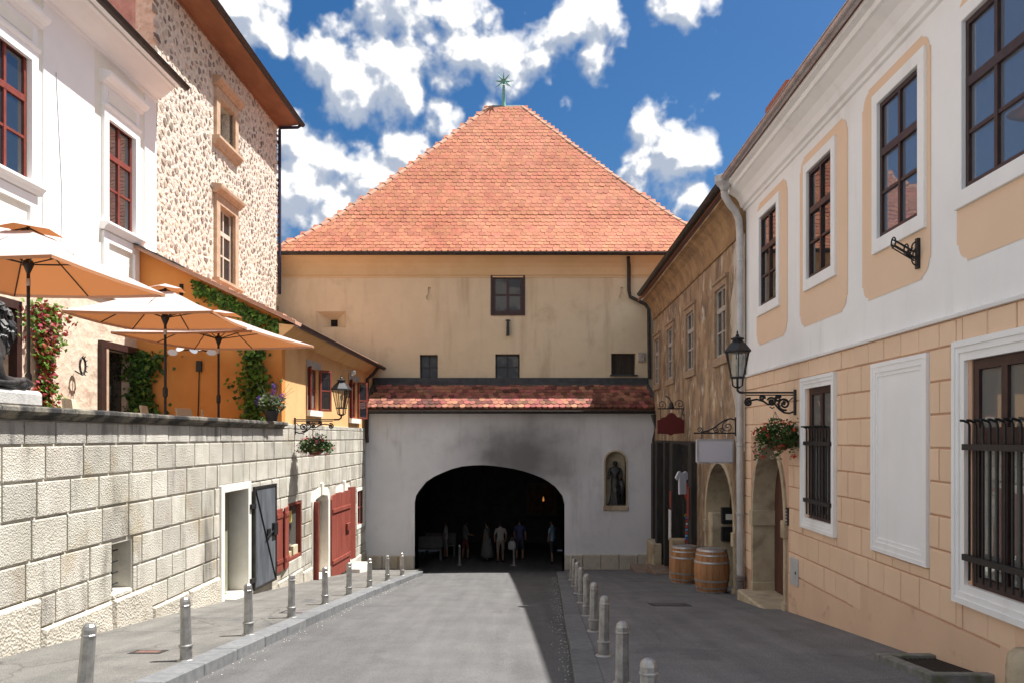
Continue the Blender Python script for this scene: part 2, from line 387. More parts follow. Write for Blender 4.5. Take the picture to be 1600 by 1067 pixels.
MT['top_course'] = mat('stained_limestone', (.43,.405,.35), (.53,.505,.45), scale=2.5, rnd=.2, bump=.95, bscale=52, vor=.3, vscale=55, c4=(.13,.125,.115), s4=2.0, t4=.60, w4=.1, st4=(1,1,.18))
MT['rwhite'] = mat('house_white', (.84,.845,.845), (.87,.875,.87), scale=1.1, rough=.9, bump=.06, bscale=70, big=.06, c4=(.74,.735,.71), s4=2., t4=.64, w4=.12, st4=(1,1,.12))
MT['brown'] = mat('peeling_ochre', (.33,.215,.125), (.45,.325,.205), scale=2.2, rough=.95, bump=.8, bscale=22, stretch=(1,1,.62), c3=(.20,.145,.105), s3=1.9, t3=.52, w3=.1, big=.3, c4=(.56,.49,.39), s4=2.6, t4=.60, w4=.05, detail=9)
MT['browncor'] = mat('ochre_cornice', (.28,.175,.09), (.38,.25,.13), scale=2.2, rough=.95, bump=.4, bscale=25, c3=(.20,.13,.08), s3=2, t3=.56)
MT['bare'] = mat('bare_render', (.56,.52,.46), (.44,.37,.27), scale=2.4, rough=.95, bump=.7, bscale=20, stretch=(1,1,.35), c3=(.24,.19,.14), s3=3, t3=.63, w3=.05)
MT['tower'] = mat('tower_yellow', (.60,.505,.35), (.66,.565,.40), scale=.9, rough=.95, bump=.15, bscale=30, c3=(.50,.405,.27), s3=.9, t3=.62, w3=.14, c4=(.46,.37,.245), s4=1.7, t4=.63, w4=.13, st4=(1,1,.14))
MT['tower_frieze'] = mat('tower_frieze', (.60,.435,.24), (.64,.475,.275), scale=1.4, rough=.95, bump=.12, bscale=30)
MT['tile'] = mat('clay_tile', (.335,.122,.066), (.385,.155,.09), scale=.5, rough=.85, rnd=.15, hue=.008, bump=.25, bscale=60, c3=(.29,.10,.052), s3=.3, t3=.58)
MT['tile_old'] = mat('old_clay_tile', (.22,.082,.058), (.28,.115,.078), scale=1.2, rough=.85, rnd=.62, hue=.022, bump=.35, bscale=60, c3=(.12,.075,.06), s3=2.5, t3=.62, w3=.05)
MT['hiptile'] = mat('hip_tile', (.40,.23,.16), (.46,.27,.19), scale=3, rough=.9, rnd=.2, bump=.3, bscale=40)
MT['roofdark'] = mat('roof_boarding', (.09,.05,.035), (.12,.07,.045), scale=4)
MT['copper'] = mat('verdigris', (.12,.30,.25), (.20,.40,.34), scale=12, rough=.6, metal=.2)
MT['metal_dark'] = mat('dark_sheet_metal', (.035,.032,.03), (.055,.05,.046), scale=8, rough=.5, metal=.5)
MT['lead'] = mat('lead_flashing', (.05,.052,.056), (.075,.078,.082), scale=4, rough=.6, metal=.3)
MT['zinc'] = mat('zinc', (.40,.41,.42), (.52,.53,.54), scale=5, rough=.45, metal=.75)
MT['steel'] = mat('bollard_steel', (.30,.295,.285), (.44,.43,.41), scale=9, rough=.38, metal=.75, bump=.1, bscale=50, c3=(.20,.19,.18), s3=6, t3=.66)
MT['iron'] = mat('black_iron', (.012,.012,.013), (.02,.02,.021), scale=20, rough=.45, spec=.4)
MT['wood_dark'] = mat('dark_brown_paint', (.035,.016,.014), (.05,.024,.02), scale=8, rough=.45, spec=.4)
MT['wood_red'] = mat('oxblood_paint', (.17,.035,.025), (.22,.05,.035), scale=6, rough=.55, spec=.35)
MT['shutter'] = mat('brick_red_paint', (.20,.042,.028), (.25,.06,.04), scale=3, rough=.7, bump=.3, bscale=40, c3=(.17,.05,.035), s3=5, t3=.66, w3=.04, stretch=(1,1,.3))
MT['door_grey'] = mat('grey_iron_door', (.095,.105,.12), (.16,.17,.185), scale=3, rough=.55, metal=.2, bump=.2, bscale=30, stretch=(1,1,.2), c3=(.06,.065,.075), s3=4, t3=.6)
MT['wood_grey'] = mat('weathered_window_paint', (.36,.33,.30), (.45,.42,.38), scale=9, rough=.9, rnd=.05, c3=(.17,.13,.10), s3=9, t3=.62)
MT['stone_sur'] = mat('brown_sandstone', (.42,.285,.19), (.52,.37,.26), scale=4, rough=.9, bump=.3, bscale=40)
MT['door_stone'] = mat('portal_sandstone', (.42,.34,.23), (.52,.44,.31), scale=2.5, rough=.95, bump=.4, bscale=35, c3=(.28,.21,.14), s3=2, t3=.6)
MT['plank_door'] = mat('brown_plank', (.075,.032,.022), (.115,.05,.034), scale=6, rough=.6, stretch=(3,3,.4), bump=.3, bscale=30)
MT['black_wood'] = mat('black_timber', (.022,.020,.018), (.04,.036,.032), scale=5, rough=.6, stretch=(2,2,.4), bump=.3, bscale=25)
MT['glass'] = glass('window_glass', (.018,.021,.025), 2.3)
MT['glass_b'] = glass('painted_sky_glass', (.13,.15,.19), 2.6)  # pale blue base colour paints in the reflected sky
MT['glass_l'] = glass('pale_window_glass', (.16,.16,.15), 1.6)
MT['glass_d'] = glass('dusty_glass', (.035,.033,.03), 1.5)
MT['lampglass'] = clear_glass('lamp_glass')
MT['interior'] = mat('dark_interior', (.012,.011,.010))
MT['passage'] = mat('shaded_plaster', (.045,.043,.042), (.065,.062,.06), scale=2, rough=.95)  # near-black colour puts the passage's deep shade into the plaster
MT['curtain'] = mat('pale_blind', (.45,.44,.41), (.5,.49,.46), scale=3)
# ================================================================== ground, road, pavements, kerbs
def lk(y): return -3.30+.0115*y         # left kerb, road side
def rk(y): return .25+.0455*y           # right kerb, road side
YS = [-15+1.0*i for i in range(0, 46)]+[31,34,38,46]
YS = sorted(set(YS))
def strip(fa, fb, fz, ys, nx=6):
    mb = MB(); vs = []; fs = []
    for y in ys:
        for k in range(nx+1):
            x = fa(y)+(fb(y)-fa(y))*k/nx; vs.append(Vector((x, y, fz(y, x))))
    for i in range(len(ys)-1):
        for k in range(nx): a = i*(nx+1)+k; fs.append((a, a+1, a+nx+2, a+nx+1))
    mb.add(vs, fs); return mb
gys = [-200,-60,-20,-10,0,10,20,28,31,50,120,400]
gm = strip(lambda y: -300, lambda y: 300, lambda y, x: g(min(max(y,-20),50))-.45, gys, 12).build('ground', MT['pave_r'])
tag(gm, kind='structure')
def road_z(y, x):
    c = (lk(y)+rk(y))/2; h = (rk(y)-lk(y))/2+.2
    return g(y)+.03*(1-((x-c)/h)**2)-.03
road = strip(lambda y: lk(min(y,27))-(.0 if y < 27 else .4), lambda y: rk(min(y,27))+(.0 if y < 27 else .6), road_z, YS, 10).build('road', MT['road'], smooth=True)
tag(road, kind='structure')
LH, RH = .10, .075
pl = strip(lambda y: LW.a+LW.m*y-.3, lambda y: lk(y)-.27, lambda y, x: g(y)+LH+.008*noise.noise(Vector((x*.7,y*.5,0)))*(1 if y < 26 else 0), [y for y in YS if y <= 29]+[29.9], 5).build('pavement', MT['pave'], smooth=True)
tag(pl, kind='structure')
pr = strip(lambda y: rk(y)+.27, lambda y: RW.a+RW.m*y+.9, lambda y, x: g(y)+RH+.006*noise.noise(Vector((x*.7,y*.5,3)))*(1 if y < 26 else 0)-.012*(x-rk(y)-.3)*0, [y for y in YS if y <= 29]+[29.9], 6).build('pavement', MT['pave_r'], smooth=True)
tag(pr, kind='structure')
def kerb(fx, side, h, y0, y1, name):
    base = strip(lambda y: min(fx(y), fx(y)+side*.28), lambda y: max(fx(y), fx(y)+side*.28), lambda y, x: g(y)-.06, [y for y in YS if y0-1 <= y <= y1+1], 1).build('kerb', MT['mortar'])
    tag(base, kind='structure')
    y = y0
    while y < y1:
        l = random.uniform(.92, 1.05); b = min(y+l-.012, y1)
        m = MB(); dz = random.uniform(-.004,.006); xo = random.uniform(-.006,.006)
        o = []
        for yy in (y, b):
            xa = fx(yy)+xo; xb = fx(yy)+side*.275+xo
            o.append([(xa,yy),(xb,yy)])
        (a0,a1),(b0,b1) = o
        def pt(p, z): return Vector((p[0],p[1],z))
        m.hexa([pt(a0,g(y)-.1),pt(a1,g(y)-.1),pt(b1,g(b)-.1),pt(b0,g(b)-.1),pt(a0,g(y)+h+dz),pt(a1,g(y)+h+dz+.004),pt(b1,g(b)+h+dz+.004),pt(b0,g(b)+h+dz)])
        m.build('kerb_stone', MT['kerb'], base, bev=.012)
        y += l
grit = MB(); gr_s = random.Random(9)
for _ in range(700):
    y = gr_s.uniform(4,26); rt = gr_s.random() < .6; x = (rk(y)-abs(gr_s.gauss(0,.10))-.01) if rt else (lk(y)+abs(gr_s.gauss(0,.12))+.01); r_ = gr_s.uniform(.003,.011); p = Vector((x,y,road_z(y,x)+r_*.4))
    grit.add([p+Vector((gr_s.uniform(.7,1.3)*a*r_,gr_s.uniform(.7,1.3)*b*r_,c*r_*.6)) for a,b,c in ((1,0,0),(-1,0,0),(0,1,0),(0,-1,0),(0,0,1),(0,0,-1))], [(0,2,4),(2,1,4),(1,3,4),(3,0,4),(2,0,5),(1,2,5),(3,1,5),(0,3,5)])
tag(grit.build('grit', MT['mortar']), 'pale grit lying in the gutters along both kerbs', 'grit', kind='stuff')
kerb(lk, -1, LH+.008, -4, 27.4, 'kerb'); kerb(rk, 1, RH+.008, -4, 27.8, 'kerb')
# small iron covers and repair squares set into the pavements
def cover(px, py, w, d, h, label, m=MT['lead']):
    y = None
    t = (py-682)/F; y = 8.
    for _ in range(60): y = (E-g(y)-h)/t
    x = (px-800)/F*y
    o = MB(); z = lambda yy: g(yy)+h
    def bx(x0,x1,y0,y1,e0,e1): o.hexa([Vector((x0,y0,z(y0)+e0)),Vector((x1,y0,z(y0)+e0)),Vector((x1,y1,z(y1)+e0)),Vector((x0,y1,z(y1)+e0)),Vector((x0,y0,z(y0)+e1)),Vector((x1,y0,z(y0)+e1)),Vector((x1,y1,z(y1)+e1)),Vector((x0,y1,z(y1)+e1))])
    bx(x-w/2,x+w/2,y-d/2,y+d/2,-.02,.007)
    r = o.build('access_cover', m, None, (x,y,z(y)))
    tag(r, label, 'cover', 'flat covers in the pavements')
    fr = MB(); o = fr; bx(x-w/2-.05,x+w/2+.05,y-d/2-.05,y-d/2-.005,-.02,.005); bx(x-w/2-.05,x+w/2+.05,y+d/2+.005,y+d/2+.05,-.02,.005); bx(x-w/2-.05,x-w/2-.005,y-d/2,y+d/2,-.02,.005); bx(x+w/2+.005,x+w/2+.05,y-d/2,y+d/2,-.02,.005)
    fr.build('frame', MT['iron'], r)
cover(1046, 944, .62, .5, RH, 'rectangular dark cover in the pavement before the two barrels', mat('cover_asphalt', (.075,.075,.078), (.09,.09,.092), scale=9))
cover(232, 1018, .26, .16, LH, 'small reddish iron cover in the pavement beside a steel bollard', mat('rusty_iron', (.16,.09,.07), (.12,.07,.06), scale=20))
cover(470, 955, .5, .4, LH, 'grey cover in the left pavement behind a bollard', mat('cover_iron', (.13,.115,.115), (.16,.14,.14), scale=9))

# ================================================================== reusable window
def window(parent, f, s0,s1,z0,z1, n, rows, cols, mf, mg, t=.055, name='window', th=.05, transom=None):
    fr = MB(); fr.ring(f, s0,s1,z0,z1, t, n-th, n)
    S0,S1,Z0,Z1 = s0+t,s1-t,z0+t,z1-t
    zs = [Z0]; tot = sum(rows)
    for r in rows: zs.append(zs[-1]+(Z1-Z0)*r/tot)
    cs = [S0+(S1-S0)*i/cols for i in range(cols+1)]
    b = t*.45
    for i, z in enumerate(zs[1:-1]):
        w = b*(1.9 if transom == i else .75)
        fr.box(f, S0,S1,n-th,n-.004 + (.012 if transom == i else 0),z-w,z+w)
    for c in cs[1:-1]: fr.box(f, c-b*1.1,c+b*1.1,n-th,n+.003,Z0,Z1)
    w = fr.build(name, mf, parent)
    for i in range(len(zs)-1):
        for j in range(cols):
            m = MB(); e = .004
            m.box(f, cs[j]+e,cs[j+1]-e,n-th+.008,n-th+.02,zs[i]+e,zs[i+1]-e); m.build('pane', mg, w)
    return w

# ================================================================== gate tower
EAVE_Z = E+6.9
tower = thing('gate_tower', 'yellow medieval gate tower with steep red tiled roof and dark archway', 'tower', (0, 29.8, g(29.8)))
tz = lambda py: TW.z(py); tx = lambda px: TW.s(px)
wins = {'main': (tx(769),tx(818),tz(491),tz(431)), 'l': (tx(656),tx(684),tz(592),tz(554)), 'm': (tx(774),tx(812),tz(592),tz(553)), 'r': (tx(955),tx(993),tz(585),tz(552))}
hole = [rect(*wins[k]) for k in wins]
# splayed loophole and keyhole slots
lx0,lx1,lz0,lz1 = tx(494),tx(541),tz(512),tz(487)
hole.append(rect(lx0,lx1,lz0,lz1))
for kx in (671, 972):
    cx, cz = tx(kx), tz(465); r = .13; hw = .055; zt = tz(449)
    a0 = math.degrees(math.asin(hw/r))
    hole.append([(cx+hw, zt)]+[(cx-hw, zt)]+[(cx+r*math.cos(R(a)), cz+r*math.sin(R(a))) for a in [90+a0+(360-2*a0)*i/12 for i in range(13)]])
up = MB().facade(TW, [(-9.75,E-.6),(8.2,E-.6),(8.2,EAVE_Z-.02),(-9.75,EAVE_Z-.02)], hole, 0, .28, .5)
up.build('upper_wall', MT['tower'], tower)
for kx in (671,972): MB().box(TW, tx(kx)-.25,tx(kx)+.25,-.12,-.07,tz(475),tz(445)).build('slot_back', MT['tower'], tower)
MB().box(TW, -9.7,8.15,-7,-.47,E+1.6,EAVE_Z-.1).build('core', MT['interior'], tower)
MB().box(TW, -9.72,8.2,.0,.035,tz(427),EAVE_Z-.05).build('frieze', MT['tower_frieze'], tower)
st = MB().box(TW, -9.72,8.2,.0,.06,tz(430.5),tz(427)).box(TW,-9.72,8.2,0,.03,tz(434),tz(431)); st.build('string_course', MT['tower_frieze'], tower)
sof = MB().sweep(TW, -9.72, 8.2, [(.036,EAVE_Z-.45),(.10,EAVE_Z-.30),(.28,EAVE_Z-.13),(.50,EAVE_Z-.06),(.50,EAVE_Z),(.036,EAVE_Z)])
sof.build('eave_cove', MT['tower_frieze'], tower)
# splay faces of loophole
sp = MB(); q0 = [(lx0,lz0),(lx1,lz0),(lx1,lz1),(lx0,lz1)]; cx=(lx0+lx1)/2+.02; cz=(lz0+lz1)/2-.08
q1 = [(cx-.13,cz-.13),(cx+.13,cz-.13),(cx+.13,cz+.13),(cx-.13,cz+.13)]
sp.add([TW(s,-.002,z) for s,z in q0]+[TW(s,-.45,z) for s,z in q1], [(i,(i+1)%4,(i+1)%4+4,i+4) for i in range(4)])
sp.build('loophole', MT['tower'], tower)
w = wins['main']; window(tower, TW, w[0]+.02,w[1]-.02,w[2]+.02,w[3]-.02, -.03, [1,1], 2, MT['wood_dark'], MT['glass_d'], t=.1, transom=None)
MB().ring(TW, w[0]-.06,w[1]+.06,w[2]-.06,w[3]+.06,.075,0,.035).build('window_surround', MT['wood_dark'], tower)
for k in ('l','m','r'):
    w = wins[k]; window(tower, TW, w[0]+.005,w[1]-.005,w[2],w[3]-.01, -.2, [1,1] if k != 'r' else [1], 2, MT['metal_dark'], MT['glass_d'], t=.05)
MB().box(TW, wins['r'][0]-.05,wins['r'][1]+.08,.0,.09,wins['r'][2]-.06,wins['r'][2]-.002).build('window_sill', MT['lead'], tower)
vb = MB().box(TW, tx(997),tx(1006.5),0,.12,tz(565),tz(551)); vb.build('vent_box', MT['wood_grey'], tower, bev=.01)
ik = MB().prism(TW, [(tx(791),tz(525)),(tx(796),tz(525)),(tx(795.5),tz(505)),(tx(794.6),tz(500)),(tx(792.4),tz(500)),(tx(791.5),tz(505))], 0, .14).box(TW, tx(790),tx(797),0,.05,tz(502),tz(500)); ik.build('iron_bracket', MT['iron'], tower)
# ---- main roof
XL, XR, Y0 = -9.19, 8.62, 30.78
prof = [(0,0),(1.0,.78),(2.13,1.86),(3.4,3.24),(4.73,4.74),(6.4,6.68),(8.14,8.72)]
def rh(d):
    for (a,b),(c,e) in zip(prof, prof[1:]):
        if d <= c: return b+(e-b)*(d-a)/(c-a)
    return prof[-1][1]
D = 8.14; rf = MB(); YB = Y0+2*D
vs = []
for d, h in prof:
    z = EAVE_Z+h-.03
    vs += [Vector((XL+d,Y0+d,z)),Vector((XR-d,Y0+d,z)),Vector((XR-d,YB-d+.01,z)),Vector((XL+d,YB-d+.01,z))]
fs = []
for i in range(len(prof)-1):
    for k in range(4): fs.append((i*4+k,i*4+(k+1)%4,i*4+4+(k+1)%4,i*4+4+k))
n_ = len(prof)*4; fs.append((n_-4,n_-3,n_-2,n_-1))
rf.add(vs, fs); roof = rf.build('roof', MT['roofdark'], tower)
def side_tiles():                # the sides of the roof are only seen edge-on from the street: coarse courses
    m = MB(); L_ = 0
    for sx, xe in ((-1, XL), (1, XR)):
        d = 0.
        while d < D-.3:
            d2 = d+.22; a = xe-sx*d*1; b = xe-sx*d2
            pa = [Vector((a,Y0+d,EAVE_Z+rh(d)+.03)),Vector((a,YB-d,EAVE_Z+rh(d)+.03)),Vector((b,YB-d2,EAVE_Z+rh(d2)-.005)),Vector((b,Y0+d2,EAVE_Z+rh(d2)-.005))]
            m.add(pa, [(0,1,2,3)]); d = d2
    return m
so = side_tiles().build('roof_courses', MT['tile'], roof); so['kind'] = 'stuff'
TWD, EXP = .232, .272
def tile_verts(w, l, th=.018):
    prof2 = [(-w/2, l)]+[(-w/2, .105)]+[(w/2*math.sin(R(a)), .105-.105*math.cos(R(a))) for a in (-62,-28,28,62)]+[(w/2,.105)]+[(w/2,l)]
    return prof2
def tile_mesh(name, w, l, m, th=.058):
    pr = tile_verts(w, l); mb = MB(); a = [Vector((x,y,0)) for x,y in pr]; b = [Vector((x,y,th)) for x,y in pr]
    n = len(a); mb.add(a+b, [tuple(range(n, 2*n))]+[(i,(i+1)%n,(i+1)%n+n,i+n) for i in range(1, n-2)])
    me = bpy.data.meshes.new(name); me.from_pydata(mb.v, [], mb.f); me.materials.append(m); return me
def lay_tiles(parent, m, w, e, rows, limit, rs, jit=.5):
    """rows: list of (x0,x1, point, up-slope dir, normal) for each course; the nearest are parts, the rest one mass"""
    me = tile_mesh('roof_tile', w-.006, e*1.35, m); rest = MB(); n = 0
    prl = tile_verts(w-.006, e*1.35)
    for r, (x0, x1, y, z, u, nn) in enumerate(rows):
        x = x0-(w/2 if r%2 else 0)
        while x < x1:
            xc = x+w/2; x += w
            if xc < x0-.02 or xc > x1+.02: continue
            tilt = R(rs.gauss(2.6, .7)*jit*2); yaw = R(rs.gauss(0, .8))
            u2 = (u*math.cos(tilt)-nn*math.sin(tilt)).normalized(); ax = Vector((1,0,0)); ax = (ax+u2*math.tan(yaw)).normalized()
            n2 = ax.cross(u2).normalized(); u2 = n2.cross(ax)
            o = Vector((xc+rs.uniform(-.004,.004), y, z))+nn*(.03+rs.uniform(0,.006))+u*rs.uniform(-.008,.008)
            M = Matrix((ax, u2, n2)).transposed()
            if n < limit:
                piece('roof_tile', me, parent, o, M.to_quaternion(), (1,1,1)); n += 1
            else:
                a = [o+M@Vector((px,py,0)) for px,py in prl]; b = [o+M@Vector((px,py,.058)) for px,py in prl]; k = len(a)
                rest.add(a+b, [tuple(range(k,2*k))]+[(i,(i+1)%k,(i+1)%k+k,i+k) for i in range(1,k-2)])
    if rest.v:
        o = rest.build('roof_tiles', m, parent, recalc=False); o['kind'] = 'stuff'
rows = []; d = -.06
while d < D-.05:
    h = rh(max(d,0)); h2 = rh(max(d,0)+.05); u = Vector((0,.05,h2-h)).normalized(); nn = Vector((0,-u.z,u.y))
    wav = .012*math.sin(d*3.1)
    rows.append((XL+max(d,0)+.05, XR-max(d,0)-.05, Y0+d, EAVE_Z+h+wav+(0 if d >= 0 else -.04), u, nn)); d += EXP*u.y
rs = random.Random(5)
lay_tiles(roof, MT['tile'], TWD, EXP, rows, 300, rs)
# hip tiles
for sx, xe in ((1, XL), (-1, XR)):
    pts = [Vector((xe+sx*d_, Y0+d_, EAVE_Z+rh(d_)+.03)) for d_ in [D*i/60 for i in range(61)]]
    L_ = 0; seg = []
    i = 0
    dl = .0
    while dl < D-.12:
        d2 = min(dl+.27, D); a = Vector((xe+sx*dl, Y0+dl, EAVE_Z+rh(dl)+.05)); b = Vector((xe+sx*d2, Y0+d2, EAVE_Z+rh(d2)+.035))
        t = (b-a).normalized(); wv = t.cross(Vector((0,0,1))).normalized(); upv = wv.cross(t).normalized()
        m = MB(); va = []
        for q, rr, ext in ((a,.155,.0),(b,.125,.05)):
            for k in range(7):
                an = math.pi*k/6; va.append(q+t*ext+wv*math.cos(an)*rr+upv*math.sin(an)*rr*.72-upv*.03)
        m.add(va, [(k,k+1,k+8,k+7) for k in range(6)]+[tuple(range(7))])
        m.build('hip_tile', MT['hiptile'], roof); dl = d2
# copper cap and star finial
xa, xb = XL+D, XR-D; zr = EAVE_Z+prof[-1][1]
cp = MB().hexa([Vector((xa-.22,Y0+D-.2,zr-.16)),Vector((xb+.22,Y0+D-.2,zr-.16)),Vector((xb+.22,Y0+D+.25,zr-.16)),Vector((xa-.22,Y0+D+.25,zr-.16)),Vector((xa+.1,Y0+D-.03,zr+.1)),Vector((xb-.1,Y0+D-.03,zr+.1)),Vector((xb-.1,Y0+D+.08,zr+.1)),Vector((xa+.1,Y0+D+.08,zr+.1))])
cp.build('copper_cap', mat('dull_copper',(.13,.17,.17),(.19,.24,.235),scale=5,rough=.6), roof, bev=.02)
fx = P(787,165,Y0+D).x; fb = Vector((fx, Y0+D, zr))
MB().tube([fb, fb+Vector((0,0,.3)), fb+Vector((0,0,1.05))], [.13,.085,.06], 10).build('finial_pole', MT['copper'], roof, smooth=50)
sc_ = fb+Vector((0,0,1.22)); sm = MB(); sm.lathe(sc_, [(.02,-.12),(.09,-.08),(.12,0),(.09,.08),(.02,.12)], 10)
dirs = [Vector((math.cos(a),0.0,math.sin(a))) for a in [R(90),R(52),R(128),R(5),R(175),R(-35),R(215)]]+[Vector((.5,-.8,.3)),Vector((-.5,-.8,.3)),Vector((.5,.8,.3)),Vector((-.5,.8,.3)),Vector((.35,-.6,-.6)),Vector((-.35,-.6,-.6)),Vector((0,-.8,.55))]
for v in dirs:
    v = v.normalized(); sm.tube([sc_+v*.03, sc_+v*.16, sc_+v*.5], [.05,.042,.004], 6)
sm.build('star_finial', MT['copper'], roof)
# gutters and downpipe
def gutter(f_pts, r, m, parent, name='gutter'):
    mb = MB(); pts = [Vector(p) for p in f_pts]; t = (pts[-1]-pts[0]).normalized(); w_ = t.cross(Vector((0,0,1))).normalized()
    vs = []; seg = 8
    for p in (pts[0], pts[-1]):
        for rr in (r, r*.86):
            for k in range(seg+1):
                a = math.pi+math.pi*k/seg; vs.append(p+w_*math.cos(a)*rr+Vector((0,0,1))*math.sin(a)*rr)
    n = seg+1; fs = []
    for k in range(seg):
        fs += [(k,k+1,2*n+k+1,2*n+k),(n+k,3*n+k,3*n+k+1,n+k+1),(k,n+k,n+k+1,k+1),(2*n+k,2*n+k+1,3*n+k+1,3*n+k)]
    fs += [(0,2*n,3*n,n),(seg,n+seg,3*n+seg,2*n+seg)]
    mb.add(vs, fs)
    mb.tube([pts[0]+w_*r, pts[-1]+w_*r], .014, 6); mb.tube([pts[0]-w_*r, pts[-1]-w_*r], .014, 6)
    return mb.build(name, m, parent, smooth=40)
gutter([(XL-.05,Y0-.1,EAVE_Z-.02),(XR,Y0-.1,EAVE_Z-.03)], .095, MT['metal_dark'], tower)
dp = MB().tube([P(982,402,30.7)+Vector((0,.05,0)), TW(tx(982),.14,tz(420)), TW(tx(982),.12,tz(455)), TW(tx(984),.12,tz(465)), TW(tx(1008),.12,tz(477)), TW(tx(1013),.12,tz(485)), TW(tx(1014),.12,tz(592))], .07, 10)
dp.build('downpipe', MT['metal_dark'], tower, smooth=60)
# ---- lower gate wall with the archway
gx = GW.s; gz = GW.z
GND = g(29.8)-.4
archpx = [(648,784),(650,774),(654,767),(666,752),(678,744),(691,738),(706,732),(722,728),(738,726.4),(754,726),(770,727),(785,729),(801,731.5),(816,735),(832,740),(847,746),(858,752.5),(868,760),(879,774),(882,787)]
archp = [(gx(a),gz(b)) for a,b in archpx]
GZT = gz(640)
nx0,nx1,nzb,nzt = gx(946),gx(978),gz(790),gz(705)
nr = (nx1-nx0)/2; niche = [(nx1,nzb)]+[(nx1,nzt-nr)]+arc((nx0+nx1)/2,nzt-nr,nr,nr,0,180,10)[1:]+[(nx0,nzb)]
gw_outer = [(-5.75,GND),(archp[0][0],GND)]+archp+[(archp[-1][0],GND),(5.6,GND),(5.6,GZT),(-5.75,GZT)]
gm_ = bpy.data.materials.new('gate_limewash')
MT['gate'] = mat('gate_limewash', (.64,.645,.665), (.69,.695,.715), scale=.8, rough=.95, bump=.2, bscale=25, c3=(.56,.56,.575), s3=1.1, t3=.62, w3=.12, c4=(.47,.465,.465), s4=1.8, t4=.65, w4=.12, st4=(1,1,.16))
def soot(m):                    # candle and traffic soot that has settled above the arch
    nt = m.node_tree; N = nt.nodes; L = nt.links; b = N['Principled BSDF']; src = b.inputs['Base Color'].links[0].from_socket
    geo = [n for n in N if n.type == 'NEW_GEOMETRY'][0]
    sub = N.new('ShaderNodeVectorMath'); sub.operation = 'SUBTRACT'; L.new(geo.outputs['Position'], sub.inputs[0]); sub.inputs[1].default_value = (.35,29.8,gz(716))
    mp = N.new('ShaderNodeVectorMath'); mp.operation = 'MULTIPLY'; L.new(sub.outputs[0], mp.inputs[0]); mp.inputs[1].default_value = (.34,0,.50)
    ln = N.new('ShaderNodeVectorMath'); ln.operation = 'LENGTH'; L.new(mp.outputs[0], ln.inputs[0])
    nz = N.new('ShaderNodeTexNoise'); nz.inputs['Scale'].default_value = 1.1; nz.inputs['Detail'].default_value = 7; L.new(geo.outputs['Position'], nz.inputs['Vector'])
    ad = N.new('ShaderNodeMath'); ad.operation = 'MULTIPLY_ADD'; L.new(nz.outputs['Fac'], ad.inputs[0]); ad.inputs[1].default_value = .9; L.new(ln.outputs['Value'], ad.inputs[2])
    mr = N.new('ShaderNodeMapRange'); mr.interpolation_type = 'SMOOTHSTEP'; L.new(ad.outputs[0], mr.inputs[0]); mr.inputs[1].default_value = .55; mr.inputs[2].default_value = 1.6; mr.inputs[3].default_value = .92; mr.inputs[4].default_value = 0
    mx = N.new('ShaderNodeMixRGB'); L.new(mr.outputs[0], mx.inputs[0]); L.new(src, mx.inputs[1]); mx.inputs[2].default_value = (.13,.128,.128,1); L.new(mx.outputs[0], b.inputs['Base Color'])
bpy.data.materials.remove(gm_); soot(MT['gate'])
gmb = MB().facade(GW, gw_outer, [niche], 0, .3, 1.2); gmb.build('gate_wall', MT['gate'], tower)
MB().box(GW, -5.7,5.55,.0,.022,gz(669),GZT).build('upper_band', MT['gate'], tower)
MB().box(GW, nx0-.05,nx1+.05,-.37,-.305,nzb-.05,nzt+.05).build('niche_back', MT['door_stone'], tower)
nm = MB(); ni = [(nx1,nzb)]+[(nx1,nzt-nr)]+arc((nx0+nx1)/2,nzt-nr,nr,nr,0,180,10)[1:]+[(nx0,nzb)]
no = [(nx1+.06,nzb)]+[(nx1+.06,nzt-nr)]+arc((nx0+nx1)/2,nzt-nr,nr+.06,nr+.06,0,180,10)[1:]+[(nx0-.06,nzb)]
k = len(ni); nm.add([GW(s,.03,z) for s,z in ni]+[GW(s,.03,z) for s,z in no]+[GW(s,-.3,z) for s,z in ni]+[GW(s,0,z) for s,z in no], [(i,i+1,i+1+k,i+k) for i in range(k-1)]+[(i,i+1,i+1+2*k,i+2*k) for i in range(k-1)]+[(i+k,i+1+k,i+1+3*k,i+3*k) for i in range(k-1)])
nm.build('niche_surround', MT['door_stone'], tower)
MB().box(GW, nx0-.08,nx1+.08,-.3,.07,gz(797),nzb+.02).build('niche_sill', MT['door_stone'], tower, bev=.015)
# stone plinths either side of the arch
for a, b, zt in ((572,648,868),(882,1024,866)):
    x0, x1 = gx(a), gx(b); n = 3 if b < 700 else 5
    for i in range(n):
        u0 = x0+(x1-x0)*i/n+.006; u1 = x0+(x1-x0)*(i+1)/n-.006
        MB().box(GW, u0,u1,-.1,.09+random.uniform(0,.03),GND,gz(zt)+random.uniform(-.03,.03)).build('plinth_stone', MT['lime_rough'] if a > 800 else MT['bare'], tower, bev=.025)
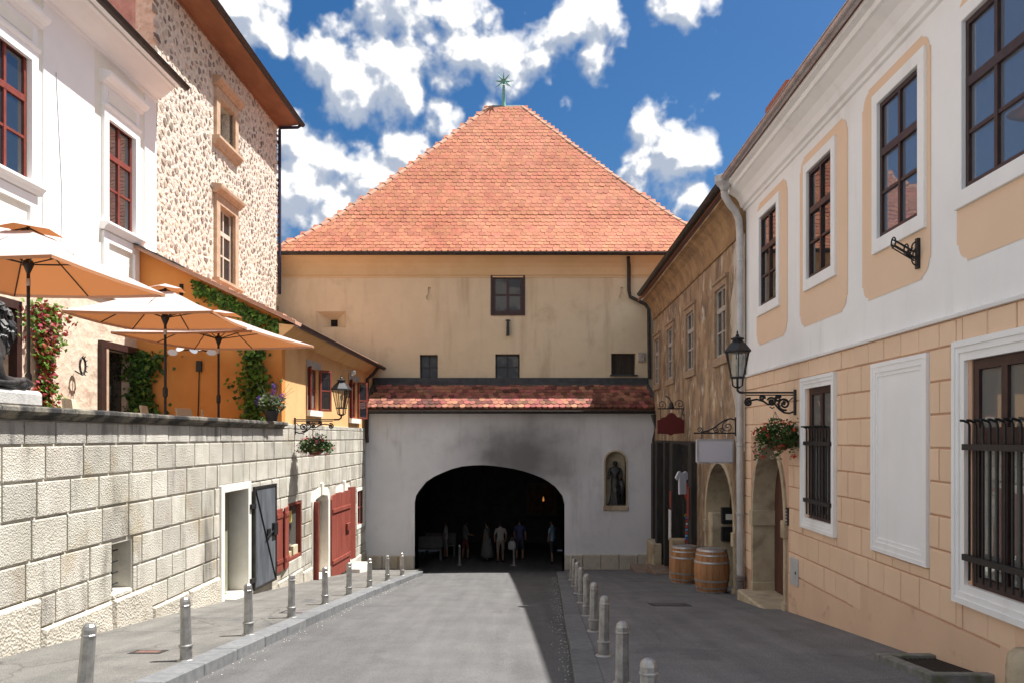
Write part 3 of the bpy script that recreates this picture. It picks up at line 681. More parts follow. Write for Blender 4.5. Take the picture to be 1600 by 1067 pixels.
# passage behind the arch
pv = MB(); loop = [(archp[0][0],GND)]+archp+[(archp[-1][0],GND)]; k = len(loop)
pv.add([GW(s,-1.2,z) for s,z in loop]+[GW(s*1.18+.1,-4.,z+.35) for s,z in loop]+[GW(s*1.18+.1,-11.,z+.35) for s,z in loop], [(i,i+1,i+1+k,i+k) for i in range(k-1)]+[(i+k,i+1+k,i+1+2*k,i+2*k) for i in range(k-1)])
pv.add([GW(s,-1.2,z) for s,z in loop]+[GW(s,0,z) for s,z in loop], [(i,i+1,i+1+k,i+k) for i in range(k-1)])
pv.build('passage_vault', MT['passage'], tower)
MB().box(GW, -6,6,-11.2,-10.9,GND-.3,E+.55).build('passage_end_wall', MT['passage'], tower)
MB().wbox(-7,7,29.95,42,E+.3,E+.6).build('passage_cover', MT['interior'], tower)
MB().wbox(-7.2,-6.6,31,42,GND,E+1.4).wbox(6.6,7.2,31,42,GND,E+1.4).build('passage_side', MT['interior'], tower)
# ---- small roof over the gate
RZT, RZE, RYT, RYE = E+2.0, E+1.0, 31.28, 29.45
sl = Vector((0,RYT-RYE,RZT-RZE)); u = sl.normalized(); nn = Vector((0,-u.z,u.y))
lr = MB().hexa([Vector((-5.35,RYE,RZE-.12)),Vector((5.3,RYE,RZE-.12)),Vector((5.0,RYT,RZT-.12)),Vector((-5.1,RYT,RZT-.12)),Vector((-5.35,RYE,RZE)),Vector((5.3,RYE,RZE)),Vector((5.0,RYT,RZT)),Vector((-5.1,RYT,RZT))])
lroof = lr.build('gate_roof', MT['roofdark'], tower)
rows = []; q = -.03
while q < sl.length-.1:
    p = Vector((0,RYE,RZE))+u*q; t_ = q/sl.length
    rows.append((-5.28+.25*t_, 5.25-.3*t_, p.y, p.z+.01*math.sin(q*5), u, nn)); q += .245
lay_tiles(lroof, MT['tile_old'], .212, .245, rows, 300, rs)
MB().box(TW, -5.3,5.2,.005,.09,E+1.96,tz(590)).build('flashing', MT['lead'], lroof)
MB().hexa([Vector((-5.25,RYT-.35,RZT-.13)),Vector((5.1,RYT-.35,RZT-.13)),Vector((5.1,RYT,RZT+.08)),Vector((-5.25,RYT,RZT+.08)),Vector((-5.25,RYT-.35,RZT-.09)),Vector((5.1,RYT-.35,RZT-.09)),Vector((5.1,RYT,RZT+.12)),Vector((-5.25,RYT,RZT+.12))]).build('flashing_apron', MT['lead'], lroof)
for x, xx in ((-5.42,-5.17),(5.36,5.08)):
    MB().tube([Vector((x,RYE-.02,RZE+.06)),Vector((xx,RYT,RZT+.08))], .07, 6).build('verge_flashing', MT['lead'], lroof)
gutter([(-5.4,RYE-.07,RZE-.07),(5.35,RYE-.07,RZE-.08)], .075, MT['metal_dark'], lroof)
MB().wbox(-5.35,5.3,RYE+.02,29.8,RZE-.16,RZE-.122).build('soffit_board', MT['metal_dark'], lroof)
# hopper and downpipe at the right end
hp = MB().hexa([Vector((5.15,29.25,E+.25)),Vector((5.4,29.25,E+.25)),Vector((5.4,29.5,E+.25)),Vector((5.15,29.5,E+.25)),Vector((5.0,29.2,E+.8)),Vector((5.5,29.2,E+.8)),Vector((5.5,29.55,E+.8)),Vector((5.0,29.55,E+.8))])
hp.build('hopper', MT['metal_dark'], tower, bev=.02)
MB().tube([Vector((5.2,29.5,E+.3)),Vector((5.12,29.62,E-.1)),Vector((5.1,29.62,g(29.6)+.05))], .06, 8).build('downpipe', MT['metal_dark'], tower, smooth=60)
# ================================================================== block walls
def sub_rect(r, h):
    a,b,c,d = r; e,f_,p,q = h
    if e >= b or f_ <= a or p >= d or q <= c: return [r]
    out = []
    if a < e: out.append((a,e,c,d))
    if f_ < b: out.append((f_,b,c,d))
    x0,x1 = max(a,e),min(b,f_)
    if c < p: out.append((x0,x1,c,p))
    if q < d: out.append((x0,x1,q,d))
    return out
def unit_block(name, m, rs, nx, nz, bulge, mx=.05, mz=.07, step=.55):
    """1x1 block, depth 0..1: a chiselled margin round an uneven hewn face"""
    xs = [-.5,-.5+mx]+[-.5+mx+(1-2*mx)*i/nx for i in range(1,nx)]+[.5-mx,.5]
    zs = [-.5,-.5+mz]+[-.5+mz+(1-2*mz)*i/nz for i in range(1,nz)]+[.5-mz,.5]
    vs = []; fs = []
    for j, z in enumerate(zs):
        for i, x in enumerate(xs):
            edge = i in (0,len(xs)-1) or j in (0,len(zs)-1)
            y = step if edge else step+bulge*rs.uniform(.55,1.1)
            vs.append((x+(0 if edge else rs.uniform(-.01,.01)), y, z+(0 if edge else rs.uniform(-.01,.01))))
    w = len(xs)
    for j in range(len(zs)-1):
        for i in range(w-1): fs.append((j*w+i,j*w+i+1,(j+1)*w+i+1,(j+1)*w+i))
    bl = [(i,0) for i in range(w)]+[(w-1,j) for j in range(1,len(zs))]+[(i,len(zs)-1) for i in range(w-2,-1,-1)]+[(0,j) for j in range(len(zs)-2,0,-1)]
    b = len(vs); vs += [(xs[i],-.2,zs[j]) for i,j in bl]; n = len(bl)
    for k in range(n):
        i,j = bl[k]; i2,j2 = bl[(k+1)%n]; fs.append((j*w+i, b+k, b+(k+1)%n, j2*w+i2))
    me = bpy.data.meshes.new(name); me.from_pydata(vs, [], fs)
    bm = bmesh.new(); bm.from_mesh(me); bmesh.ops.recalc_face_normals(bm, faces=bm.faces); bm.to_mesh(me); bm.free()
    me.materials.append(m); return me
def lay_blocks(parent, f, courses, s0, s1, holes, meshes, depth, wmin, wmax, joint, rs, ground=None, name='stone_block', n0=0.):
    q = f.basis().to_quaternion(); n = 0
    for zt, zb in courses:
        s = s0-rs.uniform(0, wmax*.8)
        while s < s1:
            w = rs.uniform(wmin, wmax); a, b = max(s,s0), min(s+w,s1); s += w
            if b-a < .05: continue
            rr = [(a,b,zb,zt)]
            for h in holes: rr = [y for x in rr for y in sub_rect(x, h)]
            for (p0,p1,q0,q1) in rr:
                if p1-p0 < .07 or q1-q0 < .06: continue
                if ground and q1 < ground((p0+p1)/2)+.05: continue
                o = piece(name, rs.choice(meshes), parent, f((p0+p1)/2, n0, (q0+q1)/2), q, (p1-p0-joint, depth*rs.uniform(.8,1.15), q1-q0-joint)); n += 1
    return n

# ================================================================== left: terrace wall of hewn limestone
tw = thing('terrace_wall', 'tall retaining wall of hewn pale limestone blocks below the cafe terrace', 'wall', LW(12,0,g(12)))
WT = E+.20
H = {}
H['vent'] = (11.4,12.0,E-2.2,E-1.5); H['door'] = (15.6,16.95,g(16.2)-.05,E-1.07); H['win'] = (19.95,21.15,E-3.05,E-1.64)
H['arch'] = (22.35,23.95,g(23)-.05,E-1.66); H['arch2'] = (25.2,26.9,g(26.4)-.05,E-1.75); H['win2'] = (28.2,29.35,E-3.08,E-1.86)
def lift(h, e): return (h[0]-e,h[1]+e,h[2]-e,h[3]+e)
holes = []
for k, h in H.items():
    if k.startswith('arch'):
        a,b,c,d = h; holes.append([(a,c),(b,c),(b,d-.22)]+[(b-.12,d-.05),((a+b)/2+.2,d),((a+b)/2-.2,d),(a+.12,d-.05)]+[(a,d-.22)])
    else: holes.append(rect(*h))
bot = [(y, g(y)-.3) for y in (-3,3,8,12,16,20,24,28,29.8)]
core = MB().facade(LW, bot+[(29.8,WT+.12),(19.5,WT+.12),(19.5,WT),(-3,WT)], holes, 0, .42, .9); core.build('wall_core', MT['mortar'], tw)
MB().box(LW, -3,29.75,-.7,-.46,g(30)-.4,WT-.05).build('wall_back', MT['interior'], tw)
rs = random.Random(11)
hewn = [unit_block('stone_block', MT['lime'], rs, 4, 2, .30, .03, .035, .8) for _ in range(6)]
rough = [unit_block('plinth_stone', MT['lime_rough'], rs, 4, 3, .8, .03, .04) for _ in range(4)]
cz = [E+.20,E-.10,E-.52,E-.96,E-1.45,E-1.89,E-2.27,E-2.62,E-3.0,E-3.38,E-3.8,E-4.2,E-4.6]
frames = [lift(H['vent'],.0),(15.42,17.12,-9,E-.93),(19.95,21.15,E-3.05,E-1.64),(22.15,24.15,-9,E-1.42),(25.0,27.1,-9,E-1.5),(28.1,29.45,E-3.15,E-1.75)]
# plinth of big stones that steps down with the street, hewn courses above it
plh = []; s = 4.0
segs = [(4.0,7.2,E-1.5),(7.2,9.7,E-1.89),(9.7,11.4,E-2.27),(11.4,12.6,E-2.27),(12.6,14.0,E-2.62),(14.0,15.42,E-2.62),(17.12,19.0,E-3.2),(19.0,21.2,E-3.38),(21.2,22.15,E-3.5),(24.15,25.0,E-3.8),(27.1,29.8,E-4.1)]
q_ = LW.basis().to_quaternion()
for a,b,zt in segs:
    zb = g((a+b)/2)-.25
    rr = [(a,b,zb,zt)]
    for h in (frames[0],): rr = [y for x in rr for y in sub_rect(x,h)]
    for p0,p1,z0,z1 in rr:
        piece('plinth_stone', rs.choice(rough), tw, LW((p0+p1)/2,.0,(z0+z1)/2), q_, (p1-p0-.015,.06,z1-z0-.012))
pl_holes = [(a,b,-9,zt) for a,b,zt in segs]
stained = [unit_block('stone_block', MT['top_course'], rs, 4, 2, .30, .03, .035, .8) for _ in range(4)]
lay_blocks(tw, LW, [(cz[0],cz[1])], 4.2, 19.5, frames, stained, .032, .52, .86, .03, rs, g)
lay_blocks(tw, LW, [(cz[0],cz[1])], 19.5, 29.75, frames, hewn, .032, .52, .86, .03, rs, g)
lay_blocks(tw, LW, list(zip(cz[1:],cz[2:])), 4.2, 29.75, frames+pl_holes, hewn, .032, .52, .86, .03, rs, g)
lay_blocks(tw, LW, [(E+.32,E+.20)], 19.5, 29.75, [], hewn, .032, .6, .9, .02, rs)
# coping
s = 3.0
while s < 19.5:
    b = min(s+rs.uniform(1.0,1.5), 19.5)
    dz = rs.uniform(-.006,.006)
    MB().sweep(LW, s+.004, b-.004, [(-.5,WT),(.02,WT),(.06,WT+.02),(.08,WT+.05),(.13,WT+.06),(.16,WT+.085),(.16,WT+.135+dz),(.13,WT+.15+dz),(-.5,WT+.16+dz)]).build('coping_stone', MT['coping'], tw, bev=.006)
    s = b
# small barred vent
v = H['vent']
MB().box(LW, v[0],v[1],-.44,-.40,v[2],v[3]).build('vent_back', MT['interior'], tw)
vb = MB(); vb.tube([LW(11.62,-.1,v[2]),LW(11.62,-.1,v[3])], .016, 6)
for i in range(4): vb.tube([LW(v[0],-.1,v[2]+.1+.16*i),LW(11.8,-.1,v[2]+.1+.16*i)], .011, 6)
vb.build('iron_bars', MT['iron'], tw)
# white stone door frame, door recess
d = H['door']; fr = MB()
fr.box(LW, d[0]-.17,d[0],-.4,.07,g(15.5)-.15,d[3]+.15).box(LW, d[1],d[1]+.17,-.4,.07,g(17)-.15,d[3]+.15).box(LW, d[0],d[1],-.4,.068,d[3],d[3]+.148)
fr.build('door_frame', MT['frame_stone'], tw, bev=.012)
MB().box(LW, d[0]-.02,d[1]+.02,-.42,.14,g(16.3)-.25,g(16.3)+.13).build('door_step', MT['frame_stone'], tw, bev=.01)
inn = MB().box(LW, d[0],d[1],-.40,-.34,d[2],d[3]); inn = inn.build('inner_door', mat('olive_door_paint', (.22,.215,.16), (.26,.25,.19), scale=4, rough=.6), tw)
MB().box(LW, 16.3,16.36,-.34,-.31,d[2]+.1,d[3]-.05).build('door_rail', MT['frame_stone'], inn)
MB().box(LW, 16.22,16.26,-.34,-.30,E-2.3,E-2.0).build('door_handle', MT['iron'], inn)
# grey iron leaf folded back against the wall
def leafframe(s0,n0,s1,n1):
    dv = LW(s1,n1,0)-LW(s0,n0,0); L_ = dv.length; u = dv.normalized(); o = LW(s0,n0,0); nrm = Vector((0,0,1)).cross(u)*-1
    if nrm.x < 0: nrm = -nrm
    def f(a, n, z): p = o+u*a+nrm*n; return Vector((p.x,p.y,z))
    return f, L_
f, L_ = leafframe(17.2,.09,18.55,.14); zt, zb = E-1.06, E-3.22
lf = MB().box(f, 0,L_,-.012,.012,zb,zt).build('iron_door_leaf', MT['door_grey'], tw); lf['label'] = 'grey iron door leaf with diagonal brace folded back'
MB().ring(f, -.01,L_+.01,zb-.01,zt+.01,.05,-.02,.03).build('leaf_frame', MT['metal_dark'], lf)
MB().hexa([f(.05,.013,zt-.02),f(.11,.013,zt-.02),f(.11,.03,zt-.02),f(.05,.03,zt-.02)]+[f(.05,.013,zt-.08),f(.11,.013,zt-.08),f(.11,.03,zt-.08),f(.05,.03,zt-.08)])
MB().tube([f(.06,.02,zt-.05),f(L_-.06,.02,zb+.06)], .018, 6).build('brace', MT['iron'], lf)
lk_ = MB().box(f, L_*.55,L_*.68,.012,.05,E-2.2,E-2.02).box(f, L_*.8,L_*.98,.012,.07,E-2.2,E-1.92).tube([f(L_*.5,.05,E-2.2),f(L_*.9,.05,E-2.05)], .015, 6); lk_.build('lock', MT['iron'], lf)
for z in (E-1.45,E-3.0): MB().box(f, -.2,.06,-.04,.035,z-.05,z+.05).build('hinge', MT['iron'], lf)
# shop window with red shutters
w_ = H['win']
ww = MB().ring(LW, w_[0],w_[1],w_[2],w_[3],.06,-.14,.02).build('window', MT['shutter'], tw)
MB().box(LW, w_[0]+.06,w_[1]-.06,-.12,-.1,w_[2]+.06,w_[3]-.06).build('pane', glass('shop_glass',(.10,.10,.09),1.5), ww)
MB().box(LW, w_[0]+.45,w_[0]+.72,-.098,-.09,E-2.15,E-1.85).build('notice', mat('yellow_paper',(.62,.45,.13)), ww)
MB().box(LW, w_[0]+.06,w_[1]-.06,-.1,.02,w_[2]+.055,w_[2]+.08).build('sill_shelf', MT['shutter'], ww)
goods = MB().box(LW, w_[0]+.55,w_[0]+.95,-.09,.0,w_[2]+.085,w_[2]+.32); goods.build('display_box', mat('cream_card',(.55,.48,.33),(.45,.38,.25),scale=9), ww, bev=.01)
MB().box(LW, w_[0]+.2,w_[0]+.42,-.09,-.01,w_[2]+.085,w_[2]+.22).build('display_box', mat('brown_card',(.45,.36,.22)), ww, bev=.01)
for (a,n0,b,n1) in ((19.93,.03,19.36,.11),(19.32,.06,18.85,.05)):
    f, L_ = leafframe(a,n0,b,n1)
    sh = MB().box(f, 0,L_,-.02,.02,w_[2]-.1,w_[3]-.04).build('shutter', MT['shutter'], tw, bev=.006)
    for z in (w_[2]+.1,w_[3]-.25): MB().box(f, .02,L_-.02,.02,.04,z,z+.09).build('shutter_batten', MT['shutter'], sh)
# arched stone doorways
def arch_frame(h, mfr):
    a,b,c,d_ = h; m = MB(); e = .2
    inner = [(a,c),(a,d_-.22),(a+.12,d_-.05),((a+b)/2-.2,d_),((a+b)/2+.2,d_),(b-.12,d_-.05),(b,d_-.22),(b,c)]
    outer = [(a-e,c),(a-e,d_-.1),(a-.06,d_+.14),((a+b)/2-.2,d_+.24),((a+b)/2+.2,d_+.24),(b+.06,d_+.14),(b+e,d_-.1),(b+e,c)]
    for i in range(7):
        m.loop_prism_any([LW(p[0],-.3,p[1]) for p in (inner[i],inner[i+1],outer[i+1],outer[i])],[LW(p[0],.06,p[1]) for p in (inner[i],inner[i+1],outer[i+1],outer[i])])
    m.build('doorway_frame', mfr, tw, bev=.01)
    mid = (a+b)/2; MB().box(LW, mid-.1,mid+.1,-.2,.1,d_+.02,d_+.36).build('keystone', mfr, tw, bev=.01)
arch_frame(H['arch'], MT['frame_stone']); arch_frame(H['arch2'], MT['frame_stone'])
a = H['arch']
MB().box(LW, a[0]-.1,a[1]+.1,-.44,-.40,a[2],a[3]).build('doorway_back', mat('tan_passage_wall', (.42,.31,.19), (.48,.36,.23), scale=3), tw)
MB().box(LW, a[0],a[1],-.4,.1,a[2]-.1,g(23.1)+.14).build('door_step', MT['frame_stone'], tw, bev=.01)
f, L_ = leafframe(22.3,.02,22.22,.20)
dl = MB().box(f, 0,L_,-.03,.03,g(22.4)+.02,a[3]-.1).build('plank_door_leaf', MT['wood_red'], tw, bev=.006); MB().box(f,.05,L_-.05,.03,.05,E-2.2,E-2.1).build('batten', MT['wood_red'], dl)
f, L_ = leafframe(24.2,.07,26.35,.17); zt, zb = E-1.72, g(25.2)+.12
for i in range(4):
    x0, x1 = L_*i/4+.004, L_*(i+1)/4-.004
    if i == 0: dl = MB().prism(f, [(x0,zb),(x1,zb),(x1,zt),(x0+.12,zt-.02),(x0,zt-.14)], -.025,.025).build('red_door_leaf', MT['shutter'], tw); dl['label'] = 'brick red plank door leaf standing open against the wall'
    else: MB().box(f, x0,x1,-.025,.025,zb,zt+.02*(i%2)).build('plank', MT['shutter'], dl)
for z in (zt-.55,zb+.42): MB().box(f, .06,L_-.06,.025,.06,z,z+.13).build('batten', MT['shutter'], dl, bev=.01)
MB().box(f, L_*.72,L_*.92,.025,.1,E-2.95,E-2.72).build('lock', MT['wood_red'], dl, bev=.01)
f, L_ = leafframe(26.42,.12,26.75,.26); 
MB().box(f, 0,L_,-.025,.025,g(26.6)+.55,E-1.62).build('red_door_leaf', MT['shutter'], tw)
a = H['arch2']; MB().box(LW, a[0]-.1,a[1]+.1,-.44,-.40,a[2],a[3]).build('doorway_back', MT['interior'], tw)
MB().box(LW, 26.4,27.9,.03,.5,g(27.2)-.1,g(27.2)+.33).build('stone_step', MT['frame_stone'], tw, bev=.02)
w_ = H['win2']; window(tw, LW, w_[0],w_[1],w_[2],w_[3], .0, [1,1], 2, MT['shutter'], MT['glass_d'], t=.07)
MB().ring(LW, w_[0]-.12,w_[1]+.12,w_[2]-.1,w_[3]+.1,.115,-.2,.05).build('window_surround', MT['frame_stone'], tw)

# ================================================================== terrace and buildings behind it
TF = E-.28
tf = MB().hexa([LW(-3,-.4,TF-.3),LW(19.5,-.4,TF-.3),MW(19.5,-.4,TF-.3),MW(-3,-.4,TF-.3),LW(-3,-.4,TF),LW(19.5,-.4,TF),MW(19.5,-.4,TF),MW(-3,-.4,TF)]).build('terrace', mat('terrace_paving',(.30,.27,.23),(.36,.33,.28),scale=3))
tag(tf, kind='structure')
# ---- white house
wh = thing('white_house', 'white stuccoed house with dark red casement windows above the cafe terrace', 'house', MW(15,0,TF))
ZP = E+3.15; ZC = E+8.30; WY0, WY1 = 3.0, 20.4
wz0, wz1 = E+4.72, E+7.05
ups = [(18.0,19.25),(13.9,15.17),(9.8,11.07),(5.7,6.97)]
MB().facade(MW, rect(WY0,WY1,ZP,ZC+.35), [rect(a,b,wz0,wz1) for a,b in ups], 0, .25, .4).build('facade', MT['cream'], wh)
dr = [(17.85,19.3,TF,E+1.95),(13.6,14.75,TF,E+2.3)]
drh = [[(a,c),(b,c),(b,d_),(a,d_)] for a,b,c,d_ in dr]
MB().facade(MW, rect(WY0,WY1,TF-.3,ZP), [[(a,c+.001),(b,c+.001),(b,d_),(a,d_)] for a,b,c,d_ in dr], -.03, .35, .3).build('rough_wall', MT['pinkwall'], wh)
MB().box(MW, WY0,WY1-.02,-9,-.42,TF-.5,ZC+.3).build('core', MT['interior'], wh)
for a,b in [(15.6,17.45),(19.78,20.4),(11.5,13.4),(7.4,9.3)]:
    MB().box(MW, a,b,.0,.035,ZP,ZC).build('pilaster_strip', MT['white'], wh)
MB().box(MW, WY0,WY1,.0,.05,ZP-.08,ZP+.08).build('base_band', MT['white'], wh)
for a,b in ups:
    m = (a+b)/2
    MB().ring(MW, a-.2,b+.2,wz0-.05,wz1+.12,.2,0,.075,.05).build('window_surround', MT['white'], wh)
    MB().sweep(MW, a-.22,b+.22, [(0,wz1+.12),(.09,wz1+.12),(.12,wz1+.17),(.12,wz1+.2),(0,wz1+.2)]).build('lintel_moulding', MT['white'], wh)
    MB().box(MW, a-.2,b+.2,0,.06,wz1+.2,wz1+.62).build('frieze_panel', MT['white'], wh)
    MB().box(MW, a-.02,b+.02,.06,.075,wz1+.28,wz1+.52).build('frieze_inset', MT['cream'], wh)
    MB().sweep(MW, a-.3,b+.3, [(0,wz1+.62),(.1,wz1+.62),(.13,wz1+.68),(.22,wz1+.72),(.27,wz1+.78),(.27,wz1+.84),(.22,wz1+.86),(0,wz1+.92)]).build('window_hood', MT['white'], wh)
    MB().sweep(MW, a-.27,b+.27, [(0,wz0-.22),(.1,wz0-.22),(.14,wz0-.15),(.2,wz0-.1),(.2,wz0-.05),(0,wz0-.05)]).build('window_sill', MT['white'], wh)
    MB().ring(MW, a-.2,b+.2,ZP+.12,wz0-.24,.22,0,.06).build('apron_panel', MT['white'], wh)
    window(wh, MW, a,b,wz0,wz1, -.03, [1,1,1.05], 2, MT['wood_red'], MT['glass'], t=.07, transom=1)
# cornice, gutter, roof
MB().sweep(MW, WY0,WY1, [(0,ZC-.02),(.06,ZC),(.07,ZC+.07),(.12,ZC+.1),(.22,ZC+.14),(.34,ZC+.24),(.44,ZC+.33),(.5,ZC+.36),(.5,ZC+.42),(0,ZC+.42)]).build('cornice', MT['white'], wh)
GZ = E+8.72
r0 = [MW(WY0,.68,GZ),MW(WY1+.12,.68,GZ),MW(WY1+.12,-6.5,GZ+4.2),MW(WY0,-6.5,GZ+4.2)]
MB().loop_prism(r0, [p+Vector((0,0,.1)) for p in r0]).build('roof', MT['tile'], wh)
gutter([MW(WY0,.74,GZ+.0),MW(WY1+.1,.74,GZ+.0)], .09, MT['metal_dark'], wh)
MB().box(MW, WY0,WY1+.05,.42,.7,ZC+.421,ZC+.45).build('soffit', MT['white'], wh)
MB().hexa([MW(WY1-.2,.70,GZ+.03),MW(WY1+.22,.70,GZ+.03),MW(WY1+.22,.0,GZ+.42),MW(WY1-.2,.0,GZ+.42)]+[MW(WY1-.2,.70,GZ+.13),MW(WY1+.22,.70,GZ+.13),MW(WY1+.22,.0,GZ+.52),MW(WY1-.2,.0,GZ+.52)]).build('verge_flashing', MT['lead'], wh)
# terrace doors
for a,b,c,d_ in dr:
    MB().ring(MW, a-.14,b+.14,c-.2,d_+.14,.15,-.1,.06).build('door_frame', MT['wood_dark'], wh)
    dd = MB().box(MW, a,b,-.34,-.3,c,d_).build('door', MT['glass_d'], wh)
    MB().box(MW, (a+b)/2-.04,(a+b)/2+.04,-.3,-.26,c,d_).build('door_stile', MT['wood_dark'], dd)
    MB().box(MW, a+.08,a+.18,-.29,.05,c,d_).build('door_jamb', MT['stone_sur'], dd)
# thin wire down the facade
MB().tube([MW(16.0,.045,ZC-1.2),MW(16.2,.045,ZC-3.5),MW(16.15,.045,ZP)], .008, 5).build('wire', MT['zinc'], wh)

# ---- stone house
sh_ = thing('rubble_stone_house', 'tall house of exposed rubble stone with deep wooden eaves left of gate tower', 'house', MW(25,0,E-1))
SY0, SY1, SZ0, SZ1 = 20.42, 30.5, E+1.5, E+11.6
sw = [(24.55,25.85,E+8.95,E+10.15),(24.55,25.85,E+4.75,E+6.95)]
MB().facade(MW, rect(SY0,SY1,SZ0,SZ1), [rect(*r) for r in sw], 0, .4, .5).build('wall', mat('lime_mortar', (.58,.51,.42), (.70,.64,.55), scale=6, bump=1., bscale=30, vor=.7, vscale=14, c3=(.46,.39,.31), s3=7, t3=.6), sh_)
gable = MB().wbox(-18.4,-9.3,20.44,20.8,E+1,SZ1); gable.build('side_wall', mat('pink_rubble', (.44,.27,.24), (.54,.37,.33), scale=3, bump=1., bscale=9, vor=.8, vscale=4, c3=(.33,.20,.18), s3=2.5), sh_)
MB().box(MW, SY0+.5,SY1-.05,-9,-.52,E-2,SZ1-.05).build('core', MT['interior'], sh_)
MB().wbox(-18,-9.0,30.2,30.48,E-2,SZ1-.02).build('end_wall', MT['lime_rough'], sh_)
MT['rubble'] = mat('rubble_stone', (.36,.29,.24), (.52,.44,.37), scale=4, rough=.95, rnd=.55, hue=.022, bump=.8, bscale=30)
def clip(poly, px, py, nx, ny):
    out = []; n = len(poly)
    for i in range(n):
        a = poly[i]; b = poly[(i+1)%n]; da = (a[0]-px)*nx+(a[1]-py)*ny; db = (b[0]-px)*nx+(b[1]-py)*ny
        if da <= 0: out.append(a)
        if (da < 0 < db) or (db < 0 < da):
            t = da/(da-db); out.append((a[0]+(b[0]-a[0])*t, a[1]+(b[1]-a[1])*t))
    return out
def rubble():
    rs = random.Random(21); pts = []; cell = .46; gr = {}
    tries = 0
    while tries < 42000:
        tries += 1; rad = .46 if tries < 900 else (.32 if tries < 5000 else rs.uniform(.13,.22)); p = (rs.uniform(SY0+.05,SY1-.05), rs.uniform(SZ0+.3,SZ1-.02)); k = (int(p[0]/cell), int(p[1]/cell)); ok = True
        for i in (-1,0,1):
            for j in (-1,0,1):
                for q in gr.get((k[0]+i,k[1]+j),()):
                    if (q[0]-p[0])**2+((q[1]-p[1])*1.9)**2 < ((rad+q[2])/2)**2: ok = False
        if ok: p = (p[0],p[1],rad); gr.setdefault(k,[]).append(p); pts.append(p)
    stones = []
    av = [(a-.42,b+.42,c-.55,d_+.55) for a,b,c,d_ in sw]
    for p in pts:
        if any(a < p[0] < b and c < p[1] < d_ for a,b,c,d_ in av): continue
        k = (int(p[0]/cell), int(p[1]/cell)); poly = [(p[0]-.34,p[1]-.17),(p[0]+.34,p[1]-.15),(p[0]+.32,p[1]+.17),(p[0]-.32,p[1]+.15)]
        for i in (-1,0,1):
            for j in (-1,0,1):
                for q in gr.get((k[0]+i,k[1]+j),()):
                    if q is p: continue
                    dx,dy = q[0]-p[0],q[1]-p[1]; l = math.hypot(dx,dy); poly = clip(poly,(p[0]+q[0])/2-dx/l*.012,(p[1]+q[1])/2-dy/l*.012,dx/l,dy/l)
        if len(poly) < 3: continue
        cx = sum(v[0] for v in poly)/len(poly); cy = sum(v[1] for v in poly)/len(poly); sc = rs.uniform(.42,.9)
        pp = [(cx+(x-cx)*sc, cy+(y-cy)*sc) for x,y in poly]
        # round corners once
        rp = []
        for i in range(len(pp)):
            a,b = pp[i],pp[(i+1)%len(pp)]; rp += [(a[0]*.9+b[0]*.1,a[1]*.9+b[1]*.1),(a[0]*.1+b[0]*.9,a[1]*.1+b[1]*.9)]
        area = abs(sum(rp[i][0]*rp[(i+1)%len(rp)][1]-rp[(i+1)%len(rp)][0]*rp[i][1] for i in range(len(rp))))/2
        stones.append((area/(p[0]**2.2), cx, cy, rp, rs.uniform(.006,.028)))
    stones.sort(key=lambda t: -t[0])
    rest = MB()
    for i, (ar,cx,cy,rp,h) in enumerate(stones):
        n = len(rp); m = MB() if i < 300 else rest
        v = [MW(x,-.01,y) for x,y in rp]+[MW(cx+(x-cx)*.8,h*rs.uniform(.7,1.15),cy+(y-cy)*.8) for x,y in rp]+[MW(cx,h*1.15,cy)]
        m.add(v, [(k,(k+1)%n,(k+1)%n+n,k+n) for k in range(n)]+[(n+k,n+(k+1)%n,2*n) for k in range(n)])
        if i < 300: m.build('rubble_stone', MT['rubble'], sh_, recalc=False)
    rest.build('rubble_stones', MT['rubble'], sh_, recalc=False)['kind'] = 'stuff'
rubble()
for a,b,c,d_ in sw:
    MB().ring(MW, a-.28,b+.28,c-.05,d_+.26,.28,-.1,.1,.05).build('window_surround', MT['stone_sur'], sh_, bev=.01)
    MB().sweep(MW, a-.4,b+.4, [(0,d_+.26),(.13,d_+.26),(.16,d_+.33),(.26,d_+.38),(.28,d_+.45),(.28,d_+.5),(0,d_+.54)]).build('window_hood', MT['stone_sur'], sh_)
    MB().sweep(MW, a-.4,b+.4, [(0,c-.3),(.1,c-.3),(.14,c-.2),(.22,c-.13),(.22,c-.05),(0,c-.05)]).build('window_sill', MT['stone_sur'], sh_)
a,b,c,d_ = sw[1]; window(sh_, MW, a,b,c,d_, -.06, [1,1,1], 2, mat('beige_window_paint',(.52,.44,.36),(.58,.5,.42),scale=9), MT['glass'], t=.08, transom=1)
a,b,c,d_ = sw[0]; MB().box(MW, a,b,-.42,-.36,c,d_).build('window_back', MT['interior'], sh_)
oc = MB().box(MW, a+.02,a+.1,-.3,.0,c,d_).box(MW, a+.35,a+.43,-.34,-.28,c,d_-.1); oc.build('open_casement', MT['white'], sh_)
